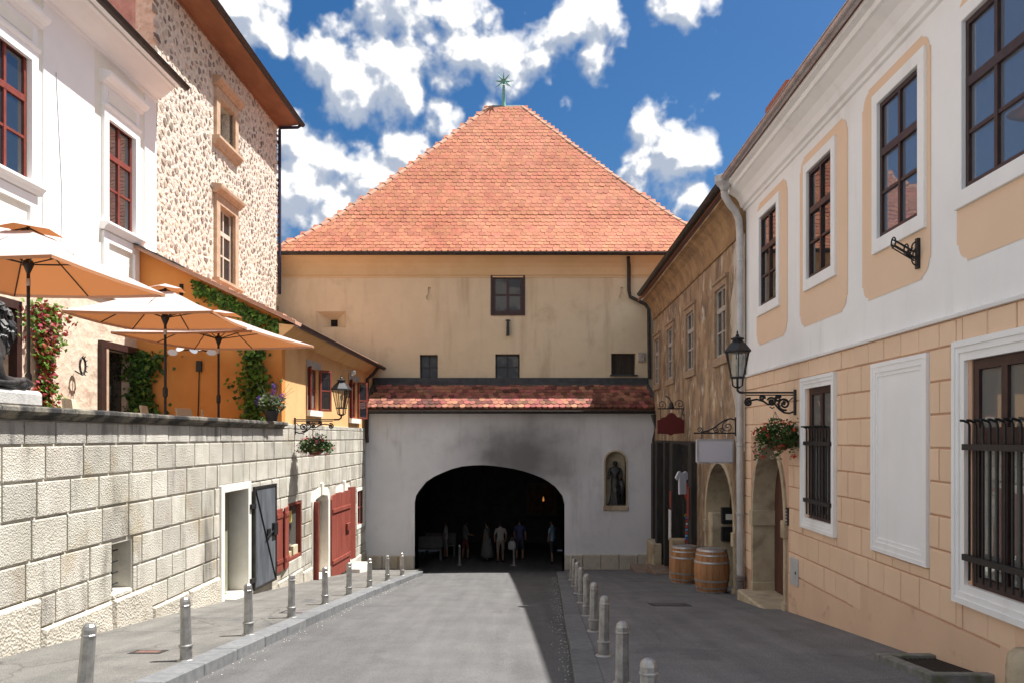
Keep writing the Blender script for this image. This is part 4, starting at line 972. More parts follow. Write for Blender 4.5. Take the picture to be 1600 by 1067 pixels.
# soffit, gutter, roof
wood = mat('chestnut_soffit', (.21,.09,.045), (.28,.125,.065), scale=2, rough=.7, stretch=(1,.3,1))
MB().sweep(MW, SY0,SY1+.3, [(0,SZ1-.08),(.05,SZ1-.08),(.06,SZ1),(.78,SZ1+.1),(.78,SZ1+.16),(0,SZ1+.16)]).build('soffit', wood, sh_)
r0 = [MW(SY0-.1,.8,SZ1+.17),MW(SY1+.45,.8,SZ1+.17),MW(SY1-4,-6.,SZ1+4.2),MW(SY0-.1,-6.,SZ1+4.2)]
MB().loop_prism(r0, [p+Vector((0,0,.1)) for p in r0]).build('roof', MT['tile'], sh_)
gutter([MW(SY0-.1,.84,SZ1+.15),MW(SY1+.45,.84,SZ1+.15)], .09, MT['metal_dark'], sh_)
MB().tube([MW(SY1+.3,.8,SZ1+.08),MW(SY1+.3,.7,SZ1+.0),MW(SY1+.12,.1,SZ1-.08),MW(SY1+.08,.08,SZ1-.2),MW(SY1+.08,.08,EAVE_Z-1.6)], .06, 8).build('downpipe', mat('violet_grey_pipe',(.03,.026,.05)), sh_, smooth=60)

# ---- orange annex
an = thing('orange_annex', 'low orange plastered lean-to house between the terrace and gate tower', 'house', LW(24,-1,E))
AX0 = MW(19.5,0,0).x-.25; AX1 = LW(19.5,0,0).x; AZ0 = E+.32
za = lambda x: E+2.80+(AX1-x)*.485
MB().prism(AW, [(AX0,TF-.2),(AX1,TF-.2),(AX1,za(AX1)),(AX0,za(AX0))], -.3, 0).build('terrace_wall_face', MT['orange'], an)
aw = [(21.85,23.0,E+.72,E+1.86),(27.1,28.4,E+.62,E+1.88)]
MB().facade(LW, rect(19.52,31.2,AZ0,E+2.78), [rect(*r) for r in aw], -.01, .25, .3).build('street_wall', MT['orange_sunlit'], an)
MB().box(LW, 19.9,31,-3.2,-.32,AZ0-.6,E+2.7).build('core', MT['interior'], an)
MB().sweep(LW, 19.3,31.15, [(-.01,E+2.32),(.04,E+2.34),(.30,E+2.55),(.36,E+2.62),(-.01,E+2.66)]).build('eave_cove', MT['orange_sunlit'], an)
# lean-to roof: tiles in section
AR = [LW(19.15,.42,E+2.62),LW(31.2,.42,E+2.62),MW(31.2,.0,E+4.43),MW(19.15,.0,E+4.43)]
MB().loop_prism(AR, [p+Vector((0,0,.09)) for p in AR]).build('roof', MT['hiptile'], an)
# verge tiles along the top of the gable
p0, p1 = LW(19.1,.36,E+2.72), MW(19.1,.0,E+4.52)
nv = 18
for i in range(nv):
    a_ = p0.lerp(p1, i/nv); b_ = p0.lerp(p1, (i+.94)/nv); up = Vector((0,0,.035+.012*(i%2)))
    m = MB(); m.hexa([a_,a_+Vector((0,.35,0)),b_+Vector((0,.35,0)),b_, a_+up,a_+up+Vector((0,.35,0)),b_+up*.5+Vector((0,.35,0)),b_+up*.5]); m.build('verge_tile', MT['hiptile'] if p0.lerp(p1,i/nv).x > -7.6 else MT['lead'], an)
gutter([LW(19.2,.48,E+2.62),LW(31.0,.48,E+2.60)], .085, MT['wood_dark'], an)
MB().tube([LW(29.9,.46,E+2.55),LW(29.85,.3,E+2.3),LW(29.7,.1,E+2.1),LW(29.65,.09,E+.1),LW(29.6,.12,E-.2)], .06, 8).build('downpipe', MT['wood_dark'], an, smooth=60)
for (a,b,c,d_) in aw:
    window(an, LW, a,b,c,d_, -.08, [1,1], 2, MT['wood_red'], MT['glass_l'] if a < 25 else MT['glass'], t=.07)
    MB().box(LW, a-.12,b+.12,0,.05,d_+.002,d_+.2).build('window_head', MT['zinc'], an); MB().box(LW, a-.12,b+.12,-.0,.1,c-.16,c-.002).build('window_sill', MT['frame_stone'], an)
    for (s_,s2,n2) in ((a-.02,a-.12,.12),(b+.03,b+.42,.26)):
        f, L_ = leafframe(s_,.03,s2,n2); x = window(an, f, 0,L_,c,d_+.02, .02, [1,1], 1, MT['wood_red'], MT['glass'], t=.06, name='open_shutter', th=.035)
MB().box(AW, AW.s(281),AW.s(286.5),.0,.03,E+3.35,E+3.62).build('wall_hatch', MT['interior'], an)
fl = MB().lathe(LW(26.2,.3,E+2.05), [(.03,-.1),(.09,-.06),(.1,.05),(.02,.08)], 10).tube([LW(26.2,0,E+2.12),LW(26.2,.3,E+2.1)], .02, 6); fl.build('spotlight', MT['zinc'], an)
# ================================================================== right: peach house
ph = thing('peach_house', 'white and peach house with rusticated ground floor and brown casement windows', 'house', RW(11,0,g(11)))
PY0, PY1 = 3.6, 16.75; ZS = E+1.24; ZT = E+4.67; EZ = E+5.17
u0, u1 = E+2.47, E+4.16
uw = [(14.55,15.66),(11.86,12.93),(9.17,10.26),(7.13,8.22),(4.5,5.6)]
MB().facade(RW, rect(PY0,PY1,ZS,ZT+.3), [rect(a,b,u0,u1) for a,b in uw], 0, .16, .4).build('upper_facade', MT['rwhite'], ph)
wa = (11.85,12.92,E-1.27,E+.76); wb = (7.02,8.1,E-1.47,E+.76); pn = (8.95,10.43,E-1.43,E+.92)
dA = (14.15,16.1); dz0, dzt = g(15.1)-.05, E-.14
dr_ = (dA[1]-dA[0])/2; dcx = sum(dA)/2
dhole = [(dA[0]-.07,dz0),(dA[1]+.07,dz0),(dA[1]+.07,dzt-1.25)]+arc(dcx,dzt-1.25,dr_+.07,1.32,0,180,16)[1:]
bot = [(y, g(y)-.3) for y in (PY0,7,10,13,16,PY1)]
MB().facade(RW, bot+[(PY1,ZS),(PY0,ZS)], [rect(*wa),rect(*wb),dhole], 0, .42, .5).build('ground_floor_wall', MT['groove'], ph)
MB().box(RW, PY0,PY1-.05,-9,-.52,g(16)-.5,ZT+.25).build('core', MT['interior'], ph)
def unit_plain(name, m, b=.02):
    mb = MB(); vs = [(-.5,0,-.5),(.5,0,-.5),(.5,0,.5),(-.5,0,.5),(-.5,.6,-.5),(.5,.6,-.5),(.5,.6,.5),(-.5,.6,.5),(-.5+b,1,-.5+b*1.3),(.5-b,1,-.5+b*1.3),(.5-b,1,.5-b*1.3),(-.5+b,1,.5-b*1.3)]
    fs = [(8,9,10,11)]+[(4+i,4+(i+1)%4,8+(i+1)%4,8+i) for i in range(4)]+[(i,(i+1)%4,4+(i+1)%4,4+i) for i in range(4)]
    me = bpy.data.meshes.new(name); me.from_pydata(vs, [], fs); bm = bmesh.new(); bm.from_mesh(me); bmesh.ops.recalc_face_normals(bm, faces=bm.faces); bm.to_mesh(me); bm.free(); me.materials.append(m); return me
pbm = unit_plain('plaster_block', MT['peach'])
pcz = [E+1.205,E+.94,E+.59,E+.24,E-.12,E-.48,E-.84,E-1.20,E-1.57,E-1.94,E-2.3,E-2.66]
ph_holes = [(wa[0]-.17,13.17,wa[2]-.17,wa[3]+.17),(wb[0]-.2,8.37,wb[2]-.2,wb[3]+.19),(pn[0]-.01,pn[1]+.01,pn[2]-.01,pn[3]+.01),(dA[0]-.26,dA[1]+.2,-9,dzt+.14)]
qR = RW.basis().to_quaternion(); rs = random.Random(17)
bw = .465
for r, (zt, zb) in enumerate(zip(pcz, pcz[1:])):
    s = PY0-(bw/2 if r%2 else 0)
    while s < PY1:
        a, b = max(s,PY0), min(s+bw,PY1); s += bw
        rr = [(a,b,zb,zt)]
        lim = zb > g((a+b)/2)+.42 if (a+b)/2 < 13.9 else zb > g((a+b)/2)+.1
        if not lim: continue
        for h in ph_holes: rr = [y for x in rr for y in sub_rect(x, h)]
        for p0,p1,q0,q1 in rr:
            if p1-p0 < .05 or q1-q0 < .05: continue
            piece('plaster_block', pbm, ph, RW((p0+p1)/2+rs.uniform(-.002,.002),.0,(q0+q1)/2+rs.uniform(-.002,.002)), qR, (p1-p0-.016+rs.uniform(-.004,.003),.02*rs.uniform(.7,1.2),q1-q0-.019+rs.uniform(-.004,.003)))
# smooth plinth that follows the street
def blim(y):
    r = [z for z in pcz if z > g(y)+.42]; return min(r)
ys = [PY0+i*(13.88-PY0)/44 for i in range(45)]
pt = []
cur = blim(ys[0]); pt.append((ys[0],cur))
for y in ys[1:]:
    b = blim(y)
    if b != cur: pt += [(y,cur),(y,b)]; cur = b
pt.append((13.88,cur))
pb = MB(); poly = [(13.88,g(13.88)-.3),(9,g(9)-.3),(PY0,g(PY0)-.3)]+[(y,z-.012) for y,z in pt]
pb.prism(RW, poly, -.05, .02); pb.build('plinth', MT['peach_base'], ph)
MB().sweep(RW, PY0,PY1, [(0,ZS-.03),(.05,ZS-.03),(.06,ZS),(.03,ZS+.02),(0,ZS+.025)]).build('string_course', MT['rwhite'], ph)
for a,b in uw:
    z0_, z1_ = E+1.75, E+4.47; c = .13
    pa, pb_ = {14.55:(14.0,15.95),11.86:(11.3,13.35),9.17:(8.93,10.8),7.13:(6.6,8.38)}.get(a, (a-.4,b+.4))
    corner = []; rc = .2; nt_ = .035
    for cx_, cz_, a0_ in ((pb_-rc,z0_+rc,-90),(pb_-rc,z1_-rc,0),(pa+rc,z1_-rc,90),(pa+rc,z0_+rc,180)):
        pts_ = arc(cx_, cz_, rc-nt_, rc-nt_, a0_, a0_+90, 5); q0 = arc(cx_, cz_, rc, rc, a0_, a0_+90, 1)
        corner += [q0[0]]+pts_+[q0[1]]
    m = MB().facade(RW, corner, [rect(a-.1,b+.1,u0-.1,u1+.1)], .005, 0, 0); m.build('peach_panel', MT['panel'], ph)
    MB().ring(RW, a-.15,b+.15,u0-.17,u1+.15,.15,0,.045,.17).build('window_surround', MT['rwhite'], ph, bev=.006)
    window(ph, RW, a+.003,b-.003,u0+.003,u1-.003, .0, [1,1,1.15], 2, MT['wood_dark'], MT['glass_b'] if a < 11 else MT['glass'], t=.055, transom=1)
MB().sweep(RW, PY0,PY1+.1, [(0,ZT-.06),(.04,ZT-.05),(.05,ZT),(.10,ZT+.02),(.13,ZT+.12),(.2,ZT+.22),(.32,ZT+.30),(.36,ZT+.31),(.37,ZT+.38),(.45,ZT+.40),(.45,ZT+.46),(0,ZT+.46)]).build('cornice', MT['rwhite'], ph)
r0 = [RW(PY0,.50,EZ-.05),RW(PY1+.1,.50,EZ-.05),RW(PY1+.1,-6,EZ+4.2),RW(PY0,-6,EZ+4.2)]
MB().loop_prism(r0, [p+Vector((0,0,.06)) for p in r0]).build('roof', MT['tile'], ph)
gutter([RW(PY0,.53,EZ+.02),RW(PY1,.53,EZ+.0)], .07, mat('weathered_gutter',(.40,.34,.33),(.5,.46,.46),scale=3,rough=.4,metal=.6), ph)
dm = MB().box(RW, 13.6,14.5,-1.6,.06,EZ+.2,EZ+.62); dm = dm.build('dormer', mat('dormer_plaster',(.55,.42,.38)), ph)
MB().hexa([RW(13.45,.2,EZ+.6),RW(14.65,.2,EZ+.6),RW(14.65,-1.6,EZ+.85),RW(13.45,-1.6,EZ+.85),RW(13.45,.2,EZ+.68),RW(14.65,.2,EZ+.68),RW(14.65,-1.6,EZ+.93),RW(13.45,-1.6,EZ+.93)]).build('dormer_roof', MT['tile'], dm)
# ground-floor windows with cranked iron grilles
def grille(wn, n, name):
    a,b,c,d_ = wn; m = MB()
    for i in range(9):
        s = a+.05+(b-a-.1)*i/8; zt = d_-.62
        m.tube([RW(s,n,c+.06),RW(s,n,zt-.03),RW(s,n+.01,zt),RW(s,n+.06,zt+.02),RW(s,n+.09,zt+.02)], .0125, 6)
    for z in (c+.28, d_-.86): m.box(RW, a-.04,b+.04,n-.02,n+.03,z-.03,z+.03)
    return m
for wn, tp in ((wa,.17),(wb,.2)):
    a,b,c,d_ = wn
    MB().ring(RW, a-tp,b+tp+(.08 if wn is wa else .07),c-tp,d_+tp,tp,0,.04,tp).build('window_surround', MT['rwhite'], ph)
    MB().ring(RW, a-tp,b+tp+.07,c-tp,d_+tp,tp*.6,.04,.055).build('surround_step', MT['rwhite'], ph)
    MB().ring(RW, a-tp,b+tp+.07,c-tp,d_+tp,tp*.3,.055,.068).build('surround_edge', MT['rwhite'], ph)
    w_ = window(ph, RW, a,b,c,d_, -.015, [2.1,1], 2, MT['wood_dark'], MT['glass_l'], t=.1, transom=0)
    for i in range(12):
        pass
    gr_ = grille(wn, .05, 'grille').build('window_grille', MT['iron'], ph)
pm = MB().ring(RW, pn[0],pn[1],pn[2],pn[3],.05,0,.05).ring(RW, pn[0]+.05,pn[1]-.05,pn[2]+.05,pn[3]-.05,.07,0,.042).ring(RW, pn[0]+.12,pn[1]-.12,pn[2]+.12,pn[3]-.12,.05,0,.03).box(RW, pn[0]+.16,pn[1]-.16,0,.02,pn[2]+.16,pn[3]-.16)
pm.build('blind_window', MT['rwhite'], ph)
# arched stone portal and brown plank door
def portal(parent, f, s0,s1,z0,zt,rz,depth,wd,m, imp):
    cx = (s0+s1)/2; r = (s1-s0)/2; zs = zt-rz
    i_ = [(s0,z0),(s0,zs)]+arc(cx,zs,r,rz,180,0,14)[1:-1]+[(s1,zs),(s1,z0)]
    o_ = [(s0-wd,z0),(s0-wd,zs)]+arc(cx,zs,r+wd,rz+wd,180,0,14)[1:-1]+[(s1+wd,zs),(s1+wd,z0)]
    k = len(i_); am = MB(); am.add([f(a,-depth,b) for a,b in i_]+[f(a,.035,b) for a,b in i_]+[f(a,.035,b) for a,b in o_]+[f(a,-.05,b) for a,b in o_], [(i,i+1,k+i+1,k+i) for i in range(k-1)]+[(k+i,k+i+1,2*k+i+1,2*k+i) for i in range(k-1)]+[(2*k+i,2*k+i+1,3*k+i+1,3*k+i) for i in range(k-1)])
    am.build('portal_arch', m, parent, smooth=35)
    for s_ in (s0,s1):
        MB().box(f, s_-.16 if s_ == s0 else s_-.05, s_+.05 if s_ == s0 else s_+.16, -depth+.01,.07,zs-imp,zs-imp+.3).build('impost', m, parent, bev=.012)
        MB().box(f, s_-.14 if s_ == s0 else s_-.04, s_+.04 if s_ == s0 else s_+.14, -depth+.01,.06,z0,z0+.3).build('portal_base', m, parent, bev=.012)
portal(ph, RW, dA[0],dA[1],g(15.1)+.02,dzt,1.25,.40,.13,MT['door_stone'],.35)
dd = None; nb = 7
for i in range(nb):
    a, b = dA[0]-.05+(dA[1]-dA[0]+.1)*i/nb, dA[0]-.05+(dA[1]-dA[0]+.1)*(i+1)/nb
    m = MB().box(RW, a+.004,b-.004,-.46,-.385+.004*(i%2),dz0,dzt)
    if i == 0: dd = m.build('plank_door', MT['plank_door'], ph)
    else: m.build('plank', MT['plank_door'], dd)
MB().box(RW, dA[0]-.1,dA[1]+.12,-.42,.32,g(15.1)-.35,g(15.1)+.16).build('doorstep', MT['door_stone'], ph, bev=.03)
ic = MB().box(RW, 13.86,13.97,0.012,.05,E-1.5,E-1.2); ic = ic.build('intercom', MT['metal_dark'], ph, bev=.006)
for i in range(5): MB().box(RW, 13.88,13.95,.05,.056,E-1.48+.055*i,E-1.455+.055*i).build('button', MT['zinc'], ic)
ub = MB().box(RW, 13.35,13.72,.014,.05,E-2.45,E-2.0); ub = ub.build('meter_box', mat('grey_enamel',(.45,.46,.46),(.5,.51,.51),scale=4,rough=.5), ph, bev=.008)
MB().box(RW, 13.4,13.44,.05,.058,E-2.25,E-2.21).build('keyhole', MT['iron'], ub)
# downpipe between the houses, with a cast hopper
zp = mat('painted_zinc', (.42,.42,.42), (.52,.52,.52), scale=3, rough=.5, metal=.4)
dps = 16.72
MB().tube([RW(16.55,.5,EZ-.14),RW(16.57,.48,EZ-.30),RW(16.62,.36,EZ-.48),RW(16.68,.24,EZ-.58),RW(dps,.16,EZ-.75),RW(dps,.14,EZ-1.0),RW(dps,.13,g(dps)+.45)], .072, 12).build('downpipe', zp, ph, smooth=60)
MB().lathe(RW(16.5,.5,EZ-.2), [(.07,-.02),(.11,.06),(.19,.14),(.2,.26),(.18,.27)], 12).build('hopper', zp, ph)
MB().lathe(RW(dps,.13,g(dps)+.05), [(.09,0),(.1,.05),(.085,.1),(.085,.36),(.11,.38),(.11,.46),(.08,.48)], 12).build('pipe_foot', mat('rusty_cast_iron',(.14,.12,.11),(.2,.18,.17),scale=8), ph, smooth=40)
for z in (EZ-1.6, E-.2, E-1.6, E+1.6): MB().lathe(RW(dps,.13,z), [(.08,0),(.085,.01),(.085,.05),(.08,.06)], 12).build('pipe_clip', MT['zinc'], ph)
# iron flag holder under the third window
fh = MB(); s_, z_ = 9.2, E+2.05
fh.box(RW, s_-.03,s_+.03,.0,.04,z_-.17,z_+.17)
for k in range(5):
    a = R(72*k); q = Vector((math.cos(a)*.05, math.sin(a)*.05))
    fh.tube([RW(s_+q.x,.05,z_-.03+q.y),RW(s_+.0+q.x,.30,z_+.12+q.y)], .008, 5)
for t in (.05,.15,.29): fh.tube([RW(s_+math.cos(a)*.055,.0+t,z_-.03+math.sin(a)*.055+t*.55) for a in [R(30*i) for i in range(12)]], .009, 5, close=True)
for dz in (-.13,.13):
    pts = [RW(s_,.04+.10*(1-math.cos(a))*.5+.02*math.sin(a*2),z_+dz*(.4+.6*math.cos(a))) for a in [R(20*i) for i in range(15)]]; fh.tube(pts, .009, 5)
fh = fh.build('flag_holder', MT['iron'], None, RW(s_,0,z_)); tag(fh, 'small wrought iron flag holder on the peach panel under a window', 'flag holder')

# ================================================================== brown house
bh = thing('brown_house', 'old house with peeling ochre render, grey windows and black shop front', 'house', RW(23,0,g(23)))
BY0, BY1 = 16.8, 29.75
bw_ = [(18.4,19.5),(22.1,23.25),(25.45,26.6),(28.35,29.45)]
bz0, bz1 = E+1.85, E+3.45
AD = (17.75,20.55); azt = E-.62; arz = 1.3
ahole = [(AD[0]-.08,g(19)-.05),(AD[1]+.08,g(19)-.05),(AD[1]+.08,azt-arz)]+arc(sum(AD)/2,azt-arz,(AD[1]-AD[0])/2+.08,arz+.08,0,180,16)[1:]
bot = [(y, g(y)-.3) for y in (BY0,20,23,26,BY1)]
shp = (21.75,29.0,g(24)-.6,E-.12)
MB().facade(RW, bot+[(BY1,EZ-.3),(BY0,EZ-.3)], [rect(a,b,bz0,bz1) for a,b in bw_]+[ahole], 0, .3, .5).build('facade', MT['brown'], bh)
MB().box(RW, BY0+.05,BY1-.05,-8,-.7,g(29)-.5,EZ-.4).build('core', MT['interior'], bh)
# bare strip where the render has come away beside the neighbour
MB().prism(RW, [(16.8,E-.3),(17.5,E-.3),(17.75,E+.1),(17.6,E+.6),(18.05,E+1.2),(17.95,E+1.6),(17.75,E+2.0),(18.0,E+2.5),(18.05,E+2.9),(17.7,E+3.4),(17.8,E+3.8),(17.62,E+4.15),(16.8,E+4.15)], -.02,.012).build('bare_render', MT['bare'], bh)
MB().sweep(RW, BY0+.02,BY1, [(0,E+4.2),(.04,E+4.2),(.06,E+4.25),(.05,E+4.28),(.08,E+4.5),(.17,E+4.72),(.32,E+4.88),(.42,E+4.92),(.42,E+4.97),(0,E+4.97)]).build('cornice', MT['browncor'], bh)
r0 = [RW(BY0+.1,.45,EZ-.1),RW(BY1+1,.45,EZ-.1),RW(BY1+1,-6,EZ+4.2),RW(BY0+.1,-6,EZ+4.2)]
MB().loop_prism(r0, [p+Vector((0,0,.1)) for p in r0]).build('roof', MT['tile'], bh)
gutter([RW(BY0,.52,EZ+.0),RW(BY1+.05,.52,EZ-.0)], .085, MT['metal_dark'], bh)
bwf = mat('brown_window_stone', (.30,.21,.14), (.38,.28,.19), scale=6, rough=.95, bump=.4, bscale=30)
for a,b in bw_:
    MB().ring(RW, a-.13,b+.13,bz0-.02,bz1+.12,.14,-.05,.05,.02).build('window_surround', bwf, bh)
    MB().box(RW, a-.17,b+.17,0,.09,bz1+.12,bz1+.2).build('window_hood', bwf, bh, bev=.01); MB().box(RW, a-.15,b+.15,0,.07,bz0-.2,bz0-.02).build('window_sill', bwf, bh, bev=.01)
    window(bh, RW, a,b,bz0,bz1, -.01, [1,1.0,.9], 2, MT['wood_grey'], MT['glass_d'], t=.065, transom=1)
portal(bh, RW, AD[0],AD[1],g(19)+.02,azt,arz,.55,.16,MT['door_stone'],.45)
MB().box(RW, AD[0]-.2,AD[1]+.2,-.68,-.56,g(20)-.2,azt+.1).build('portal_back', MT['black_wood'], bh)
gd = MB().prism(RW, [(17.75,g(18.5)),(19.85,g(19.3)),(19.85,azt-1.0)]+arc(18.8,azt-1.0,1.05,.9,0,180,10)[1:-1]+[(17.75,azt-1.0)], -.56,-.5).build('plank_door', MT['black_wood'], bh)
for i in range(4):
    z = g(19)+.35+.42*i; MB().hexa([RW(17.8,-.5,z),RW(19.8,-.5,z+.5),RW(19.8,-.48,z+.5),RW(17.8,-.48,z),RW(17.8,-.5,z+.06),RW(19.8,-.5,z+.56),RW(19.8,-.48,z+.56),RW(17.8,-.48,z+.06)]).build('door_batten', MT['black_wood'], gd)
jb = MB().box(RW, 20.12,20.54,-.55,-.02,g(20)-.1,azt-1.25).build('portal_pier', MT['door_stone'], bh, bev=.02)
for z0_, z1_ in ((E-2.12,E-1.72),(E-2.55,E-2.2)):
    m = MB().wbox(RW(20.1,-.4,0).x-.16,RW(20.1,-.4,0).x+.22,19.98,20.12,z0_,z1_).build('mail_box', MT['iron'], bh, bev=.01)
    MB().wbox(RW(20.1,-.4,0).x-.07,RW(20.1,-.4,0).x+.16,19.972,19.98,z0_+.1,z0_+.24).build('name_plate', MT['frame_stone'] if z0_ > E-2.3 else MT['metal_dark'], m)
# black timber shop front
ZF = E-.12
sf = MB().box(RW, 21.8,29.0,.0,.06,ZF-.12,ZF).build('shop_fascia', MT['black_wood'], bh, bev=.01)
for i, (a,b,n,zt) in enumerate([(21.85,22.3,.16,ZF-.05),(22.3,22.65,.10,ZF-.12),(24.0,24.5,.30,ZF-.08),(25.9,26.2,.22,ZF-.05),(27.3,27.7,.26,ZF-.06),(28.5,28.95,.22,ZF-.1)]):
    MB().box(RW, a,b,-.02,n,g((a+b)/2)+.35,zt).build('shop_post', MT['black_wood'], bh, bev=.015)
for a,b in ((22.65,24.0),(24.5,25.9),(26.2,27.3),(27.7,28.5)):
    MB().box(RW, a,b,.002,.03,g((a+b)/2)+.3,ZF-.13).build('shop_pane', MT['glass_d'], bh)
MB().box(RW, 22.0,22.3,.165,.19,E-2.2,E-1.35).build('shop_panel', MT['wood_red'], bh)
MB().box(RW, 24.02,24.4,.305,.32,E-2.1,E-1.6).build('shop_panel', MT['wood_red'], bh)
pst = MB().box(RW, 24.0,24.45,.325,.335,E-3.05,E-2.15).build('poster', mat('poster_print',(.55,.6,.66),(.75,.72,.68),scale=4,c3=(.55,.2,.12),s3=3,t3=.6), bh)
MB().box(RW, 27.2,28.6,.1,.42,g(27.8)-.1,g(27.8)+1.1).build('stone_stall_riser', MT['door_stone'], bh, bev=.03)
MB().box(RW, 25.3,29.0,.0,.95,g(28)-.4,g(28)+.17).build('shop_step', mat('red_step_stone',(.24,.17,.13),(.3,.22,.17),scale=4,bump=.3), bh, bev=.02)
MB().box(RW, 25.6,27.6,.0,.55,g(28)+.172,g(28)+.42).build('shop_step', bpy.data.materials['red_step_stone'], bh, bev=.02)
MB().box(RW, 22.7,23.3,.05,.5,g(23)+.0,g(23)+1.2).build('display_stand', mat('tan_board',(.36,.27,.17),(.42,.32,.2),scale=4), bh)
# ================================================================== bollards
def bollard():
    root = thing('bollard', 'x', 'bollard', (0,0,0), 'steel bollards along the kerbs')
    a0 = R(22.5)
    MB().lathe((0,0,0), [(.095,0),(.095,.015),(.08,.03),(.066,.035)], 16).build('base_flange', MT['steel'], root, smooth=40)
    MB().lathe((0,0,0), [(.064,.03),(.064,.16)], 16).lathe((0,0,.16), [(.064,0),(.077,.008),(.077,.02),(.06,.03)], 16).build('lower_shaft', MT['steel'], root, smooth=35)
    MB().lathe((0,0,0), [(.059,.185),(.053,.59)], 8, a0=a0).build('octagonal_shaft', MT['steel'], root)
    MB().lathe((0,0,0), [(.052,.588),(.060,.594),(.060,.604),(.054,.61),(.054,.645),(.047,.672),(.03,.688),(.008,.694)], 8, a0=a0).build('cap', MT['steel'], root)
    return root
B0 = bollard()
LY = [6.5,8.75,10.75,12.75,14.95,17.0,19.3,21.9,24.6]; RY = [5.0,6.85,9.2,11.3,13.25,15.5,17.75,20.0,22.6]
ordn = ['nearest','second','third','fourth','fifth','sixth','seventh','eighth','farthest']
first = True
for side, ys in (('left',LY),('right',RY)):
    for i, y in enumerate(ys):
        o = B0 if first else copy_tree(B0); first = False
        x = (lk(y)-.28+(.10 if i == 0 else 0)) if side == 'left' else rk(y)+.36
        h = LH if side == 'left' else RH
        o.location = (x, y, g(y)+h-.01)
        o.rotation_euler = (R(random.uniform(-1,1)), R(4.5 if (side == 'left' and i == 0) else random.uniform(-1.2,1.2)), R(random.uniform(0,40)))
        ex = ', leaning a little' if side == 'left' and i == 0 else ''
        o['label'] = f'{ordn[i]} steel bollard from the camera on the {"sunlit left pavement" if side == "left" else "shaded right pavement"}{ex}'

# ================================================================== lamps on scrolled brackets
def spiral(c, r0, r1, a0, turns, n=26):
    return [(c[0]+(r0+(r1-r0)*i/n)*math.cos(R(a0)+2*math.pi*turns*i/n), c[1]+(r0+(r1-r0)*i/n)*math.sin(R(a0)+2*math.pi*turns*i/n)) for i in range(n+1)]
def bracket_scrolls(fr, L_, h, r=.018):       # fr(a, z): a out from the wall, z up; bracket hangs below a bar
    m = MB()
    def tb(pts, rr=r): m.tube([fr(a,z) for a,z in pts], rr, 6)
    tb([(0,.03),(L_,.03)], .016); tb([(0,-.01),(L_*.95,-.01)], .010)
    m.tube([fr(.015,.08),fr(.015,-h-.04)], .026, 8)
    # S-shaped brace
    br = [(.03,-h+.02),(.12,-h-.01),(.22,-h+.0),(.32,-h+.06),(.42,-h+.16),(.52,-.17),(.62,-.11),(.74,-.08),(.86,-.10)]
    k = L_/1.0
    tb([(a*k,z) for a,z in br], .016)
    tb(spiral((.90*k,-.13), .07,.012, 120, -1.6))
    tb(spiral((.22*k,-h*.52), h*.36,.02, -110, 1.7)); tb(spiral((.46*k,-.12), .075,.012, 20, 1.6)); tb(spiral((.64*k,-.055), .045,.01, 200, -1.5)); tb(spiral((.34*k,-.07), .055,.01, 160, -1.5))
    tb([(.05,-.05),(.12,-.12),(.2,-.1),(.3*k,-.2),(.36*k,-.16)], .01); tb([(.5*k,-.2),(.45*k,-.23),(.41*k,-.21)], .01)
    for a,z in ((.22*k,-h*.52),(.9*k,-.13),(.46*k,-.12)): m.lathe(fr(a,z), [(.005,-.025),(.022,-.012),(.022,.012),(.005,.025)], 8)
    return m
